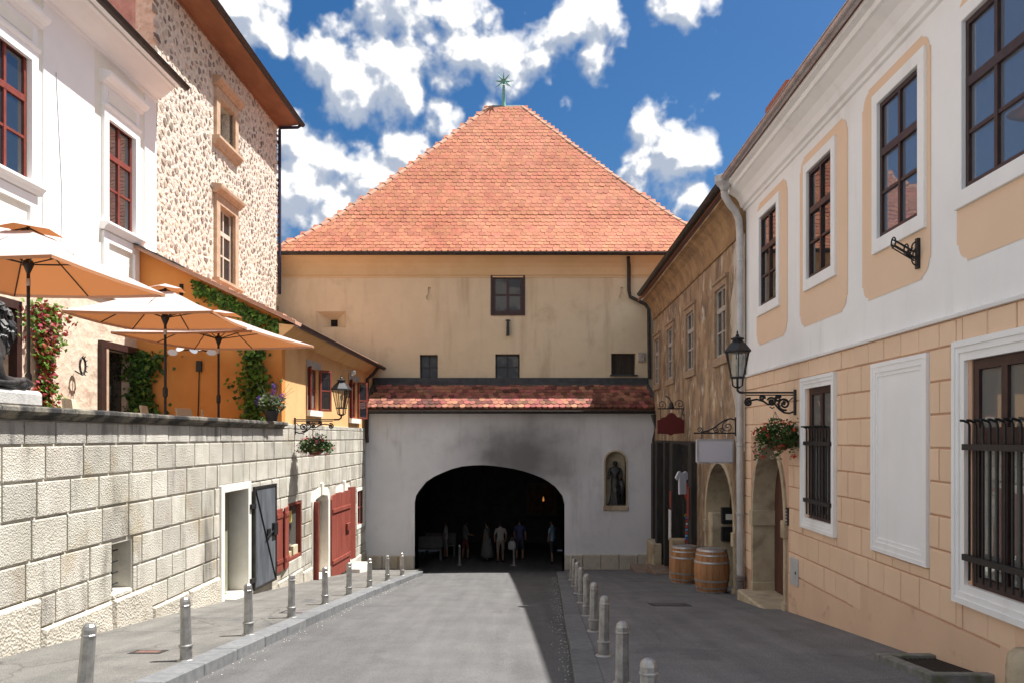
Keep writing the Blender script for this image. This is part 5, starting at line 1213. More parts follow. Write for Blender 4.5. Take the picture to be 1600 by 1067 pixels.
def lamp(root, c, s):                        # six sided lantern standing on point c, height s
    n = 6; a0 = R(20)
    def pr(p): return [(r*s, z*s) for r,z in p]
    MB().lathe(c, pr([(.02,0),(.02,.05),(.045,.06),(.045,.075),(.02,.09)]), 8).build('stem', MT['iron'], root)
    ck = MB()
    for k in range(n):
        a = a0+2*math.pi*k/n; d = Vector((math.cos(a),math.sin(a),0))
        ck.tube([Vector(c)+d*.03*s+Vector((0,0,.05*s)),Vector(c)+d*.10*s+Vector((0,0,.10*s)),Vector(c)+d*.115*s+Vector((0,0,.23*s))], .012*s, 5)
    ck.lathe(c, pr([(.125,.225),(.15,.235),(.15,.25),(.12,.26)]), n, a0=a0); ck.build('lower_cradle', MT['iron'], root)
    cage = MB(); zb, zt, rb, rt = .25, .70, .128, .225
    for k in range(n):
        a = a0+2*math.pi*k/n; d = Vector((math.cos(a),math.sin(a),0))
        cage.tube([Vector(c)+d*rb*s+Vector((0,0,zb*s)),Vector(c)+d*rt*s+Vector((0,0,zt*s))], .011*s, 5)
    cage.lathe(c, pr([(.22,.69),(.255,.70),(.255,.72),(.22,.73)]), n, a0=a0)
    cage.build('cage', MT['iron'], root)
    for k in range(n):
        d = [Vector((math.cos(a0+2*math.pi*j/n),math.sin(a0+2*math.pi*j/n),0)) for j in (k,k+1)]
        q = [Vector(c)+d[0]*(rb-.006)*s+Vector((0,0,zb*s)),Vector(c)+d[1]*(rb-.006)*s+Vector((0,0,zb*s)),Vector(c)+d[1]*(rt-.006)*s+Vector((0,0,zt*s)),Vector(c)+d[0]*(rt-.006)*s+Vector((0,0,zt*s))]
        pm_ = MB(); pm_.add(q, [(0,1,2,3)]); pm_.build('glass_pane', MT['lampglass'], root)
    MB().lathe(c, pr([(.27,.71),(.26,.735),(.16,.85),(.10,.905),(.095,.93)]), n, a0=a0).build('hood', MT['iron'], root)
    MB().lathe(c, pr([(.10,.925),(.125,.935),(.125,.955),(.06,.975),(.03,.99),(.035,1.01),(.012,1.04),(.02,1.06),(.004,1.1)]), 10).build('finial', MT['iron'], root, smooth=40)
    MB().tube([Vector(c)+Vector((0,0,.25*s)),Vector(c)+Vector((0,0,.45*s))], .018*s, 8).lathe(Vector(c)+Vector((0,0,.45*s)), pr([(.018,0),(.035,.03),(.035,.1),(.01,.14)]), 8).build('mantle', MT['frame_stone'], root)
LB_S = 13.5; zr_ = E+.70
lr_ = thing('street_lamp', 'black six-sided lantern on a scrolled iron bracket on the peach house', 'street lamp', RW(LB_S,0,zr_), 'wall lanterns on scrolled brackets')
fr = lambda a,z: RW(LB_S,a+.02,zr_+z)
bracket_scrolls(fr, .86, .30).build('bracket', MT['iron'], lr_)
MB().tube([fr(.86,.03),fr(.92,.035),fr(.95,.06),fr(.955,.12)], .02, 8).build('arm', MT['iron'], lr_)
lamp(lr_, RW(LB_S,.975,zr_+.06), .90)
LB2 = 20.5; zl_ = E+.40
ll_ = thing('street_lamp', 'black lantern on a scrolled iron bracket above the hewn limestone wall', 'street lamp', LW(LB2,0,zl_), 'wall lanterns on scrolled brackets')
fl_ = lambda a,z: LW(LB2,a+.02,zl_+z)
bracket_scrolls(fl_, 1.02, .30, .016).build('bracket', MT['iron'], ll_)
MB().tube([fl_(1.0,.03),fl_(1.12,.035),fl_(1.17,.07),fl_(1.18,.14)], .022, 8).build('arm', MT['iron'], ll_)
lamp(ll_, LW(LB2,1.2,zl_+.08), .98)

# ================================================================== leaves and flowers
def leaves(mb, pts, size, rs, droop=.3, nrm=None, lob=False):
    for p in pts:
        s = size*rs.uniform(.6,1.3); d = Vector((rs.gauss(0,1),rs.gauss(0,1),rs.gauss(0,.7)-droop)).normalized()
        up = Vector((rs.gauss(0,.6),rs.gauss(0,.6),1)) if nrm is None else nrm*1.0+Vector((rs.gauss(0,.5),rs.gauss(0,.5),rs.gauss(0,.5)+.4))
        w = d.cross(up)
        if w.length < .05: continue
        w.normalize(); u = w.cross(d)
        a = p; b = p+d*s*.5+w*s*.42-u*s*.08; c = p+d*s; e = p+d*s*.5-w*s*.42-u*s*.08; m = p+d*s*.52+u*s*.06
        mb.add([a,b,c,e,m], [(0,1,4),(1,2,4),(2,3,4),(3,0,4)])
def leafmat(name, c, hue=.03, rnd=.45): return mat(name, c, tuple(x*.75 for x in c), scale=14, rough=.55, rnd=rnd, hue=hue, trans=.3, spec=.35)
MT['leaf'] = leafmat('vine_leaf', (.15,.27,.04)); MT['leaf_dk'] = leafmat('dark_leaf', (.06,.125,.03)); MT['leaf_red'] = leafmat('crimson_leaf', (.32,.045,.035), .025); MT['leaf_sage'] = leafmat('sage_leaf', (.16,.20,.13), .02)
MT['red_fl'] = leafmat('red_petal', (.62,.045,.035), .015, .25); MT['pink_fl'] = leafmat('pink_petal', (.72,.20,.30), .03, .25); MT['purple_fl'] = leafmat('purple_petal', (.16,.05,.42), .02, .3); MT['cream_fl'] = leafmat('cream_petal', (.70,.64,.55), .01, .2)
def cloud_pts(n, rs, c, rx, ry, rz, shell=.35):
    out = []
    while len(out) < n:
        v = Vector((rs.uniform(-1,1),rs.uniform(-1,1),rs.uniform(-1,1)))
        if shell < v.length < 1: out.append(Vector(c)+Vector((v.x*rx,v.y*ry,v.z*rz)))
    return out
def basket(c, label, rx, rz, seed, flow, hook, dangle):
    rs = random.Random(seed); root = thing('hanging_flower_basket', label, 'flower basket', c, 'hanging flower baskets'); c = Vector(c)
    bk = MB()
    prof_ = [(.10,0),(.15,.05),(.175,.13),(.185,.22)]
    bk.lathe(c, prof_, 14); b = bk.build('pot', mat('basket_clay_'+str(seed), (.24,.11,.055), (.32,.16,.08), scale=9, bump=.4, bscale=40), root, smooth=40)
    wv = MB()
    for z, r in ((.04,.147),(.10,.17),(.16,.182),(.22,.19)): wv.tube([c+Vector((r*math.cos(R(24*i)),r*math.sin(R(24*i)),z)) for i in range(15)], .009, 5, close=True)
    for i in range(12):
        a = R(30*i); wv.tube([c+Vector((r*math.cos(a),r*math.sin(a),z)) for r,z in ((.105,.0),(.155,.05),(.182,.13),(.192,.22))], .007, 4)
    wv.build('weave', MT['plank_door'], root)
    ch = MB()
    for i in range(3):
        a = R(120*i+20); ch.tube([c+Vector((.19*math.cos(a),.19*math.sin(a),.22)), Vector(hook)], .004, 4)
    ch.build('chain', MT['iron'], root)
    lf = MB(); cc = c+Vector((0,0,.24))
    leaves(lf, cloud_pts(900, rs, cc, rx, rx*.8, rz), .065, rs); 
    tail = []
    for k in range(26):
        a = rs.uniform(0,6.28); r = rs.uniform(.5,.95)*rx; p = cc+Vector((r*math.cos(a),r*math.sin(a)*.8,rs.uniform(-.05,.1)))
        for j in range(rs.randint(6,14)): tail.append(p+Vector((math.cos(a)*.012*j+rs.gauss(0,.02),math.sin(a)*.012*j+rs.gauss(0,.02),-.034*j*dangle)))
    for k in range(14):
        a = rs.uniform(0,6.28); p = cc+Vector((rs.uniform(-.6,.6)*rx,rs.uniform(-.5,.5)*rx,rz*.7))
        for j in range(5): tail.append(p+Vector((math.cos(a)*.02*j,math.sin(a)*.02*j,.035*j)))
    leaves(lf, tail, .06, rs); lf.build('foliage', MT['leaf_dk'], root, recalc=False)
    for mname, n in flow:
        fm = MB()
        for k in range(n):
            v = Vector((rs.gauss(0,1),rs.gauss(0,1),rs.gauss(0,1))).normalized(); p = cc+Vector((v.x*rx*1.05,v.y*rx*.85,v.z*rz*1.1-(.16*dangle if v.z < 0 else 0)))
            leaves(fm, [p+Vector((rs.gauss(0,.018),rs.gauss(0,.018),rs.gauss(0,.014))) for _ in range(12)], .036, rs, 0)
        fm.build('flowers', MT[mname], root, recalc=False)
    return root
bc = RW(13.5,.30,E-.22)
basket(bc, 'hanging basket trailing red geraniums below the lantern on the peach house', .40, .21, 31, [('red_fl',34),('cream_fl',10)], RW(13.5,.36,E+.42), 1.0)
bc = LW(20.5,.55,E-.45)
basket(bc, 'hanging basket of pink geraniums in front of the limestone wall', .42, .20, 32, [('pink_fl',26),('red_fl',9)], LW(20.5,.5,E+.20), .35)
# climbing plants
def vine(name, label, f, region, n, size, ms, rs, nrm, depth=.16):
    root = thing(name, label, 'climbing plant', f(*region(rs)[:1], 0, TF) if False else f(region(rs)[0], .05, TF), 'climbing plants on the terrace walls')
    for mname, frac in ms:
        mb = MB(); pts = []
        while len(pts) < n*frac:
            s, z = region(rs); pts.append(f(s, rs.uniform(.02,depth), z))
        leaves(mb, pts, size, rs, .5, nrm); mb.build('foliage', MT[mname], root, recalc=False)
    st = MB()
    for k in range(5):
        s, z = region(rs); s = sum(region(rs)[0] for _ in range(9))/9+rs.uniform(-.15,.15); pts = [f(s+.06*math.sin(j*1.3+k), .03, TF+j*.35) for j in range(7)]
        st.tube(pts, .012, 5)
    st.build('stem', MT['plank_door'], root); return root
rs = random.Random(41)
def reg_red(r):
    z = r.uniform(TF, E+2.55); w = .42*(.55+.45*math.sin((z-TF)*3.1))+.1; return (15.6+r.gauss(0,.45)*w*1.6-.0*(z), z)
vine('climbing_creeper', 'crimson and green creeper on the rough pink wall between the two terrace doors', MW, reg_red, 1500, .11, [('leaf_red',.52),('leaf',.48)], rs, Vector((1,0,0)))
def reg_g1(r):
    z = E+r.uniform(-.4,2.0); w = .55+.25*math.sin(z*4); return (AW.s(222)+r.gauss(0,.5)*w*.75, z)
vine('climbing_creeper', 'dark green creeper hanging in the corner beside the open terrace door', AW, reg_g1, 2400, .12, [('leaf_dk',.6),('leaf',.4)], rs, Vector((0,-1,0)), .3)
def reg_g2(r):
    if r.random() < .42:
        t = r.random(); x = AW.s(305)+(AW.s(440)-AW.s(305))*t; return (x, za(x)-.12-abs(r.gauss(0,.16))*(1.1-.3*t))
    z = E+r.uniform(.2,2.6); return (AW.s(394)+r.gauss(0,.16)*(1+.3*math.sin(z*5))+.02*z, z)
vine('climbing_creeper', 'bright green creeper climbing the orange wall and along its sloping roof edge', AW, reg_g2, 2300, .12, [('leaf',.75),('leaf_dk',.25)], rs, Vector((0,-1,0)), .22)
# flower pot on the coping
pc = P(424,655,18.9); pc.z = WT+.16
pot = thing('flower_pot', 'grey pot of purple flowers and sage leaves at the end of the coping', 'flower pot', pc)
MB().lathe(pc, [(.12,0),(.16,.2),(.18,.24),(.16,.24),(.15,.2)], 14).build('pot', MT['lead'], pot, smooth=40)
lf = MB(); leaves(lf, cloud_pts(420, rs, pc+Vector((0,0,.38)), .34,.26,.24,.1), .075, rs, -.3); lf.build('foliage', MT['leaf_sage'], pot, recalc=False)
lf = MB(); leaves(lf, cloud_pts(240, rs, pc+Vector((-.05,0,.36)), .25,.2,.2,.1), .07, rs, -.3); lf.build('green_foliage', MT['leaf'], pot, recalc=False)
pf = MB()
for x,z in ((-.33,.42),(-.30,.5),(.03,.68),(.06,.78),(.02,.6),(.22,.56),(.28,.6),(.17,.5)): leaves(pf, cloud_pts(26, rs, pc+Vector((x,0,z)), .05,.05,.09,0), .04, rs, 0)
pf.build('flowers', MT['purple_fl'], pot, recalc=False)
sp = MB()
for k in range(18):
    a = rs.uniform(-.6,1.0); sp.tube([pc+Vector((0,0,.2)),pc+Vector((a*.25,rs.uniform(-.1,.1),.5)),pc+Vector((a*.6,rs.uniform(-.2,.2),.5+rs.uniform(.0,.5)))], .004, 3)
sp.build('stalk', MT['leaf_sage'], pot)
ap = thing('door_plant', 'small green plant in the olive doorway with white stone frame', 'plant', LW(15.75,-.1,g(15.8)+.14))
lf = MB(); leaves(lf, cloud_pts(60, rs, LW(15.8,-.12,g(15.8)+.34), .1,.1,.16,0)+cloud_pts(40, rs, LW(15.8,-.12,g(15.8)+.78), .08,.08,.12,0), .09, rs); lf.build('foliage', MT['leaf'], ap, recalc=False)
MB().tube([LW(15.8,-.12,g(15.8)+.14),LW(15.8,-.12,g(15.8)+.8)], .012, 5).build('stem', MT['leaf_dk'], ap)

# ================================================================== parasols
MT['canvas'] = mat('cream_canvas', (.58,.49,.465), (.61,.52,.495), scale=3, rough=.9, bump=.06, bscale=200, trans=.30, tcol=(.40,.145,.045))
def underside_glow(m, under):          # sunlight glowing through the cloth, painted as an orange underside
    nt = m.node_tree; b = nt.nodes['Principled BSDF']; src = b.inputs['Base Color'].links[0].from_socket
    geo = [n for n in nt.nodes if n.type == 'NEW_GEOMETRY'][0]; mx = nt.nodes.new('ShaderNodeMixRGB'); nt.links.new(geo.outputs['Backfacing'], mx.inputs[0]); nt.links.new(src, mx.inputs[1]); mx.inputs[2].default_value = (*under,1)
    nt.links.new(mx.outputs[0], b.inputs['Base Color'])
underside_glow(MT['canvas'], (.50,.25,.13))
def parasol(corners, apex, label, seed):
    C = [Vector(c) for c in corners]; A = Vector(apex); base = Vector((A.x,A.y,TF))
    root = thing('parasol', label, 'parasol', base, 'cream parasols on the terrace')
    cv = MB(); N_ = 6
    for k in range(4):
        a, b = C[k], C[(k+1)%4]; vs = []; fs = []
        for i in range(N_+1):
            t = .16+(1-.16)*i/N_; pa = A.lerp(a,t); pb = A.lerp(b,t)
            for j in range(5):
                s_ = j/4; p = pa.lerp(pb,s_); p.z -= .05*math.sin(math.pi*s_)*t*.5+.0; p.z -= .05*math.sin(math.pi*t)*.6; vs.append(p)
        for i in range(N_):
            for j in range(4): fs.append((i*5+j,(i+1)*5+j,(i+1)*5+j+1,i*5+j+1))
        cv.add(vs, fs)
        e = N_*5; hem = [vs[e+j] for j in range(5)]; cv.add(hem+[h-Vector((0,0,.045)) for h in hem], [(j,j+1,j+6,j+5) for j in range(4)])
    cv.build('canopy', MT['canvas'], root, smooth=25, recalc=False)
    cp_ = MB(); tp = A+Vector((0,0,.06)); rr = [A.lerp(c,.24)+Vector((0,0,.07)) for c in C]
    for k in range(4):
        a,b = rr[k], rr[(k+1)%4]; mid = a.lerp(b,.5)+Vector((0,0,.05)); cp_.add([tp,a,mid,b], [(0,1,2),(0,2,3)])
    cp_.build('vent_cap', MT['canvas'], root, recalc=False)
    hub = Vector((A.x,A.y,A.z-.55)); rb = MB()
    MB().tube([base,Vector((A.x,A.y,TF+.9)),Vector((A.x,A.y,A.z-.02))], .024, 10).build('pole', MT['iron'], root, smooth=60)
    MB().lathe(Vector((A.x,A.y,TF+.98)), [(.026,0),(.045,.03),(.045,.16),(.026,.2)], 10).build('crank_housing', MT['metal_dark'], root)
    MB().lathe(hub, [(.026,-.12),(.05,-.06),(.075,-.0),(.06,.05),(.03,.07)], 10).build('hub', MT['iron'], root, smooth=50)
    MB().lathe(Vector((A.x,A.y,hub.z-.30)), [(.027,0),(.03,.01),(.03,.09),(.027,.1)], 10).build('collar', MT['zinc'], root)
    for k in range(8):
        e = C[k//2] if k%2 == 0 else C[k//2].lerp(C[(k//2+1)%4],.5); dn = Vector((0,0,-.035))
        r_ = MB().tube([A+dn, A.lerp(e,.97)+dn+Vector((0,0,-.025))], .011, 5).build('rib', MT['iron'], root)
        MB().tube([hub, A.lerp(e,.52)+dn], .010, 5).build('strut', MT['iron'], r_)
    MB().lathe(base, [(.28,0),(.28,.06),(.06,.1),(.04,.3)], 14).build('base', MT['lead'], root)
z1 = E+2.22
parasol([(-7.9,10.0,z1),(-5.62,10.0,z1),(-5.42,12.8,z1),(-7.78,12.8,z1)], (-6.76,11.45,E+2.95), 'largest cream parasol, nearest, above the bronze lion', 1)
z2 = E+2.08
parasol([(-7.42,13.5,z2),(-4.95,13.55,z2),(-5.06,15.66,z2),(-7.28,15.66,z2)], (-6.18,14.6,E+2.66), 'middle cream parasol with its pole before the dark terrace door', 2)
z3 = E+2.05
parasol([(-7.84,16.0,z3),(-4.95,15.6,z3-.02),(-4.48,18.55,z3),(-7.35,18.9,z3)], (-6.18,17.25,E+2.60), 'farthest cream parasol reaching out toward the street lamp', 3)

# ================================================================== bronze lion on a block
lb = P(20,612,9.45); lc = Vector((-5.98,9.2,WT+.16))
blk = MB().sweep(LW, 7.2,9.62, [(-.46,WT+.16),(.10,WT+.16),(.10,WT+.30),(.06,WT+.335),(-.46,WT+.335)]).build('pedestal_block', mat('pale_pedestal', (.40,.39,.37), (.50,.49,.46), scale=6, bump=.5, bscale=40), None, LW(8.4,-.2,WT+.16), bev=.012)
tag(blk, 'low pale stone block on the coping under the bronze lion', 'pedestal')
def skin_mesh(nodes, edges, sub=2, root=0):
    me = bpy.data.meshes.new('tmp'); me.from_pydata([n[0] for n in nodes], edges, []); ob = bpy.data.objects.new('tmp', me); col.objects.link(ob)
    sk = ob.modifiers.new('s','SKIN'); sk.use_smooth_shade = True
    for i, sv in enumerate(me.skin_vertices[0].data):
        r = nodes[i][1]; sv.radius = (r,r) if not isinstance(r,tuple) else r; sv.use_root = (i == root)
    ss = ob.modifiers.new('u','SUBSURF'); ss.levels = sub; ss.render_levels = sub
    bpy.context.view_layer.update()
    ev = ob.evaluated_get(bpy.context.evaluated_depsgraph_get()); out = bpy.data.meshes.new_from_object(ev)
    bpy.data.objects.remove(ob); bpy.data.meshes.remove(me); return out
MT['bronze'] = mat('dark_bronze', (.035,.035,.036), (.07,.068,.066), scale=6, rough=.5, metal=.55, bump=.35, bscale=30, c3=(.13,.13,.125), s3=5, t3=.62)
lz = WT+.335
# the lion lies along the coping facing away down the street; its fore part shows
ln = [((0,-1.5,.32),.26),((0,-1.0,.34),.25),((0,-.5,.38),.28),((0,-.1,.46),.32),((0,.12,.66),.30),((.02,.26,.86),.24),((.03,.46,.84),.15),((.03,.6,.80),.11),
      ((.24,-.05,.28),.14),((.26,.02,.10),.10),((.25,.3,.075),.085),((.25,.52,.07),.10),
      ((-.22,-.05,.28),.14),((-.24,.05,.10),.10),((-.22,.35,.075),.085),((-.22,.55,.07),.09),
      ((.25,-1.35,.22),.2),((.32,-1.0,.09),.11),((.3,-.75,.07),.08)]
le = [(0,1),(1,2),(2,3),(3,4),(4,5),(5,6),(6,7),(3,8),(8,9),(9,10),(10,11),(3,12),(12,13),(13,14),(14,15),(0,16),(16,17),(17,18)]
lme = skin_mesh(ln, le, 2, 3)
for p in lme.polygons: p.use_smooth = True
lme.materials.clear(); lme.materials.append(MT['bronze'])
lion = bpy.data.objects.new('lion_statue', lme); col.objects.link(lion); lion.location = (-5.86,8.88,lz-.02); ORG[lion.name] = Vector(lion.location)
tag(lion, 'dark bronze lion lying on a stone block at the left edge of coping', 'statue')
mn = MB(); rs = random.Random(8)
for k in range(150):
    th = rs.uniform(0,6.28); ph_ = rs.uniform(-.6,1.2); d = Vector((math.cos(th)*math.cos(ph_),math.sin(th)*math.cos(ph_)*.8-.25,math.sin(ph_))).normalized(); p = Vector((-5.86,8.88,lz))+Vector((.01,.14,.72))+Vector((d.x*.27,d.y*.27,d.z*.29))
    mn.tube([p, p+d*.05+Vector((0,0,-.05)), p+d*.05+Vector((rs.gauss(0,.02),rs.gauss(0,.02),-.14))], [.035,.03,.006], 5)
mn.build('mane', MT['bronze'], lion)
tl = MB(); bp = Vector((-5.63,8.6,lz)); tl.tube([bp+Vector((-.05,-.3,.05)),bp+Vector((.08,.0,.05)),bp+Vector((.1,.45,.06)),bp+Vector((.06,.75,.11)),bp+Vector((0,.95,.08)),bp+Vector((-.06,1.0,.04))], [.035,.035,.035,.04,.05,.02], 8); tl.build('tail', MT['bronze'], lion, smooth=True)
tw_ = MB()
for k in range(4): tw_.lathe(Vector((-5.60,9.34+.045*k,lz+.02)), [(.005,-.02),(.03,-.01),(.032,.02),(.015,.045),(.002,.05)], 8)
tw_.build('toes', MT['bronze'], lion, smooth=True)

# wall bracket, floodlights, chairs on the terrace
wc = MW(16.75,.1,E+1.45); wl = thing('wall_lantern', 'small round wrought iron bracket on the rough pink wall', 'wall light', wc)
m = MB(); m.tube([wc+Vector((.06,.11*math.cos(R(24*i)),.16*math.sin(R(24*i)))) for i in range(15)], .022, 6, close=True)
for i in range(10):
    a = R(36*i); m.tube([wc+Vector((.06,.11*math.cos(a),.16*math.sin(a))),wc+Vector((.1,.15*math.cos(a),.21*math.sin(a)))], [.022,.006], 5)
m.tube([wc+Vector((-.1,0,-.1)),wc+Vector((.06,0,-.19))], .015, 5); m.build('ring', MT['iron'], wl)
fl0 = AW(AW.s(312),.12,E+1.75)
fd = thing('floodlights', 'cluster of shiny chrome floodlights on the orange terrace wall', 'floodlight', fl0)
MB().tube([fl0+Vector((-.42,-.2,.25)),fl0+Vector((0,-.05,.32)),fl0+Vector((.4,-.2,.22))], .015, 6).tube([fl0+Vector((0,.1,.3)),fl0+Vector((0,-.06,.32))], .02, 6).build('arm', MT['iron'], fd)
chrome = mat('chrome', (.75,.75,.76), rough=.12, metal=1.)
for x,z,t in ((-.5,.2,20),(-.3,.3,-20),(-.02,.28,50),(.2,.34,-40),(.42,.2,10)):
    q = Matrix.Rotation(R(t),3,'Y')@Matrix.Rotation(R(60),3,'X'); mm_ = MB(); mm_.lathe((0,0,0), [(.015,-.04),(.055,-.025),(.08,.03),(.085,.035)], 12, sx=1.4); 
    mm_.v = [fl0+Vector((x,-.22,z))+q@v for v in mm_.v]; mm_.build('reflector', chrome, fd, smooth=40)
MB().box(AW, AW.s(308),AW.s(316),.0,.08,E+1.55,E+1.8).tube([AW(AW.s(312),.03,E+1.6),AW(AW.s(310),.02,E+.6),AW(AW.s(309),.02,TF)], .012, 5).build('junction_box', MT['iron'], fd)
MT['wicker'] = mat('beige_wicker', (.52,.45,.33), (.60,.53,.40), scale=30, rough=.8, bump=.4, bscale=80)
def chair():
    r = thing('terrace_chair', 'x', 'chair', (0,0,0), 'beige chairs on the terrace')
    MB().wbox(-.24,.24,-.24,.24,.40,.45).build('seat', MT['wicker'], r, bev=.015)
    MB().hexa([Vector((-.24,.20,.45)),Vector((.24,.20,.45)),Vector((.24,.24,.45)),Vector((-.24,.24,.45)),Vector((-.22,.27,.86)),Vector((.22,.27,.86)),Vector((.22,.31,.86)),Vector((-.22,.31,.86))]).build('backrest', MT['wicker'], r, bev=.012)
    for x in (-.21,.21):
        for y in (-.21,.21): MB().tube([Vector((x,y,0)),Vector((x,y,.4))], .016, 6).build('leg', MT['metal_dark'], r)
        MB().tube([Vector((x*1.1,-.2,.45)),Vector((x*1.1,-.2,.64)),Vector((x*1.1,.24,.66))], .016, 6).build('armrest', MT['wicker'], r)
    return r
c0 = chair()
lab = ['beige chair back behind the coping, nearest the bronze lion','beige chair back behind the coping by the dark terrace door','beige chair back behind the coping under the middle parasol','beige chair back behind the coping beside the farthest parasol pole']
for i, (px, Y, a) in enumerate(((148,12.6,95),(258,15.3,100),(312,16.6,70),(345,17.6,110))):
    o = c0 if i == 0 else copy_tree(c0); p = P(px,640,Y); o.location = (p.x-.1,Y,TF); o.rotation_euler = (0,0,R(a)); o['label'] = lab[i]

# ================================================================== barrels and shop things
def barrel(loc, label, sx, seed):
    x,y,z = loc; r = thing('wine_barrel', label, 'barrel', loc, 'wooden barrels on the pavement'); Hh = .97
    def rad(t): return .315+.075*math.sin(math.pi*t)
    nst = 18; L_ = Vector(loc)
    wd = mat('oak_stave_'+str(seed), (.33,.155,.065), (.42,.21,.095), scale=7, rough=.6, rnd=.2, stretch=(3,3,.3), bump=.25, bscale=30, c3=(.22,.10,.045), s3=3, t3=.62)
    for k in range(nst):
        m = MB(); a0, a1 = 2*math.pi*k/nst+.006, 2*math.pi*(k+1)/nst-.006; vs = []
        for i in range(7):
            t = i/6; rr = rad(t)
            for a in (a0,(a0+a1)/2,a1): vs.append(L_+Vector((rr*math.cos(a),rr*math.sin(a),t*Hh)))
        m.add(vs, [(i*3+j,i*3+j+1,i*3+j+4,i*3+j+3) for i in range(6) for j in range(2)]); m.build('stave', wd, r, smooth=True)
    for t0,t1 in ((.01,.055),(.115,.15),(.27,.315),(.685,.73),(.85,.885),(.945,.99)):
        MB().lathe(L_, [(rad(t0)+.003,t0*Hh),(rad(t0)+.008,t0*Hh+.003),(rad(t1)+.008,t1*Hh-.003),(rad(t1)+.003,t1*Hh)], 30).build('hoop', MT['zinc'], r, smooth=40)
    MB().lathe(L_, [(.30,Hh*.96),(.30,Hh*.97)], 24).build('head', wd, r); MB().lathe(L_, [(.31,.02),(.31,.03)], 24).build('bottom', wd, r)
barrel((4.47,21.2,g(21.2)+RH+.005), 'oak barrel farther from the camera beside the black shop front', 1, 1)
barrel((4.40,18.05,g(18.05)+RH+.005), 'oak barrel nearer the camera beside the zinc downpipe', 1, 2)
# white T-shirt on its hanger, souvenirs
ts = P(1066,752,22.5); tsx = thing('t_shirt', 'small white T-shirt hanging at the black shop front', 't-shirt', ts)
hs_ = [(-.12,.32),(-.2,.3),(-.33,.12),(-.23,.05),(-.17,.14),(-.16,-.38),(.17,-.38),(.17,.14),(.23,.05),(.33,.12),(.2,.3),(.12,.32),(.05,.27),(-.05,.27)]
def flatf(c, ya): 
    ca, sa = math.cos(ya), math.sin(ya); return lambda s,n,z: Vector((c.x+s*ca-n*sa*-1, c.y+s*sa-n*ca, c.z+z))
MB().prism(flatf(ts, R(26)), [(x*.74,z*.92) for x,z in hs_], -.03,.03).build('shirt', mat('white_cotton', (.62,.62,.66), (.70,.70,.73), scale=5), tsx, bev=.012)
MB().tube([ts+Vector((0,0,.26)),ts+Vector((0,0,.4)),ts+Vector((.03,.02,.44)),ts+Vector((.25,.3,.46))], .01, 5).build('hanger', MT['iron'], tsx)
sv = P(1078,810,22.6); so_ = thing('souvenir_rack', 'hanging strip of small colourful souvenirs above the barrels', 'souvenirs', sv)
rs = random.Random(77); cols = [(.6,.08,.06),(.1,.16,.5),(.7,.7,.72),(.05,.05,.08),(.2,.45,.7),(.75,.6,.5)]; cm = [mat('souvenir_%d'%i, c, rough=.4) for i,c in enumerate(cols)]
MB().wbox(sv.x-.13,sv.x+.13,sv.y+.0,sv.y+.03,sv.z-.85,sv.z+.35).build('board', MT['iron'], so_)
for i in range(12):
    for j in range(3):
        x = sv.x-.09+.085*j+rs.uniform(-.01,.01); z = sv.z-.82+.082*i; MB().wbox(x-.032,x+.032,sv.y-.02,sv.y-.002,z,z+.06).build('magnet', rs.choice(cm), so_)
sc1 = P(1075,770,22.7)
m = MB().loop_prism([sc1+Vector(v) for v in ((-.1,0,.28),(.1,0,.28),(.13,0,-.2),(.02,0,-.3),(-.08,0,-.1))],[sc1+Vector(v)+Vector((0,.06,0)) for v in ((-.1,0,.28),(.1,0,.28),(.13,0,-.2),(.02,0,-.3),(-.08,0,-.1))]).build('red_scarf', mat('red_cloth',(.55,.05,.02)), None, sc1, bev=.01); tag(m, 'bright red cloth hanging at the shop front below the T-shirt', 'scarf')
sc2 = P(1076,800,22.68)
m = MB().loop_prism([sc2+Vector(v) for v in ((0,0,.22),(.1,0,-.1),(-.12,0,-.12))],[sc2+Vector(v)+Vector((0,.05,0)) for v in ((0,0,.22),(.1,0,-.1),(-.12,0,-.12))]).build('green_pennant', mat('green_cloth',(.05,.5,.06)), None, sc2, bev=.008); tag(m, 'small bright green pennant below the red cloth', 'pennant')
# red-brown hanging sign on an iron arm
hsn = thing('hanging_sign', 'blank oxblood red sign board hanging from an iron scroll arm', 'sign', RW(23.7,0,E+.3))
sY = 23.7; wx = RW(sY,0,0).x; xs = lambda px: (px-800)/F*sY; zs_ = lambda py: E+(682-py)/F*sY
sg = [(xs(1027),zs_(677)),(xs(1042),zs_(677.5)),(xs(1048),zs_(680)),(xs(1053),zs_(677.5)),(xs(1070),zs_(676)),(xs(1070),zs_(656)),(xs(1066),zs_(655)),(xs(1064),zs_(652)),(xs(1058),zs_(651)),(xs(1054),zs_(646)),(xs(1049),zs_(644)),(xs(1044),zs_(646)),(xs(1040),zs_(651)),(xs(1034),zs_(652)),(xs(1031),zs_(655)),(xs(1027),zs_(656))]
MB().prism(Front(sY), sg, -.025,.025).build('sign_board', mat('oxblood_enamel',(.115,.018,.018),rough=.4), hsn, bev=.006)
ia = MB(); q = lambda px,py: Vector((xs(px),sY,zs_(py)))
ia.tube([q(1028,638),q(1079,638)], .018, 6); ia.tube([q(1079,622),q(1079,680)], .022, 6)
sci = lambda c,r0,r1,a,t: [Vector((x,sY,z)) for x,z in spiral((xs(c[0]),zs_(c[1])), r0,r1,a,t)]
for c,r0,a,t in (((1034,632),.13,-60,1.4),((1062,631),.14,200,-1.4),((1072,645),.14,60,1.4),((1074,634),.1,180,1.3)): ia.tube(sci(c,r0,.015,a,t), .011, 5)
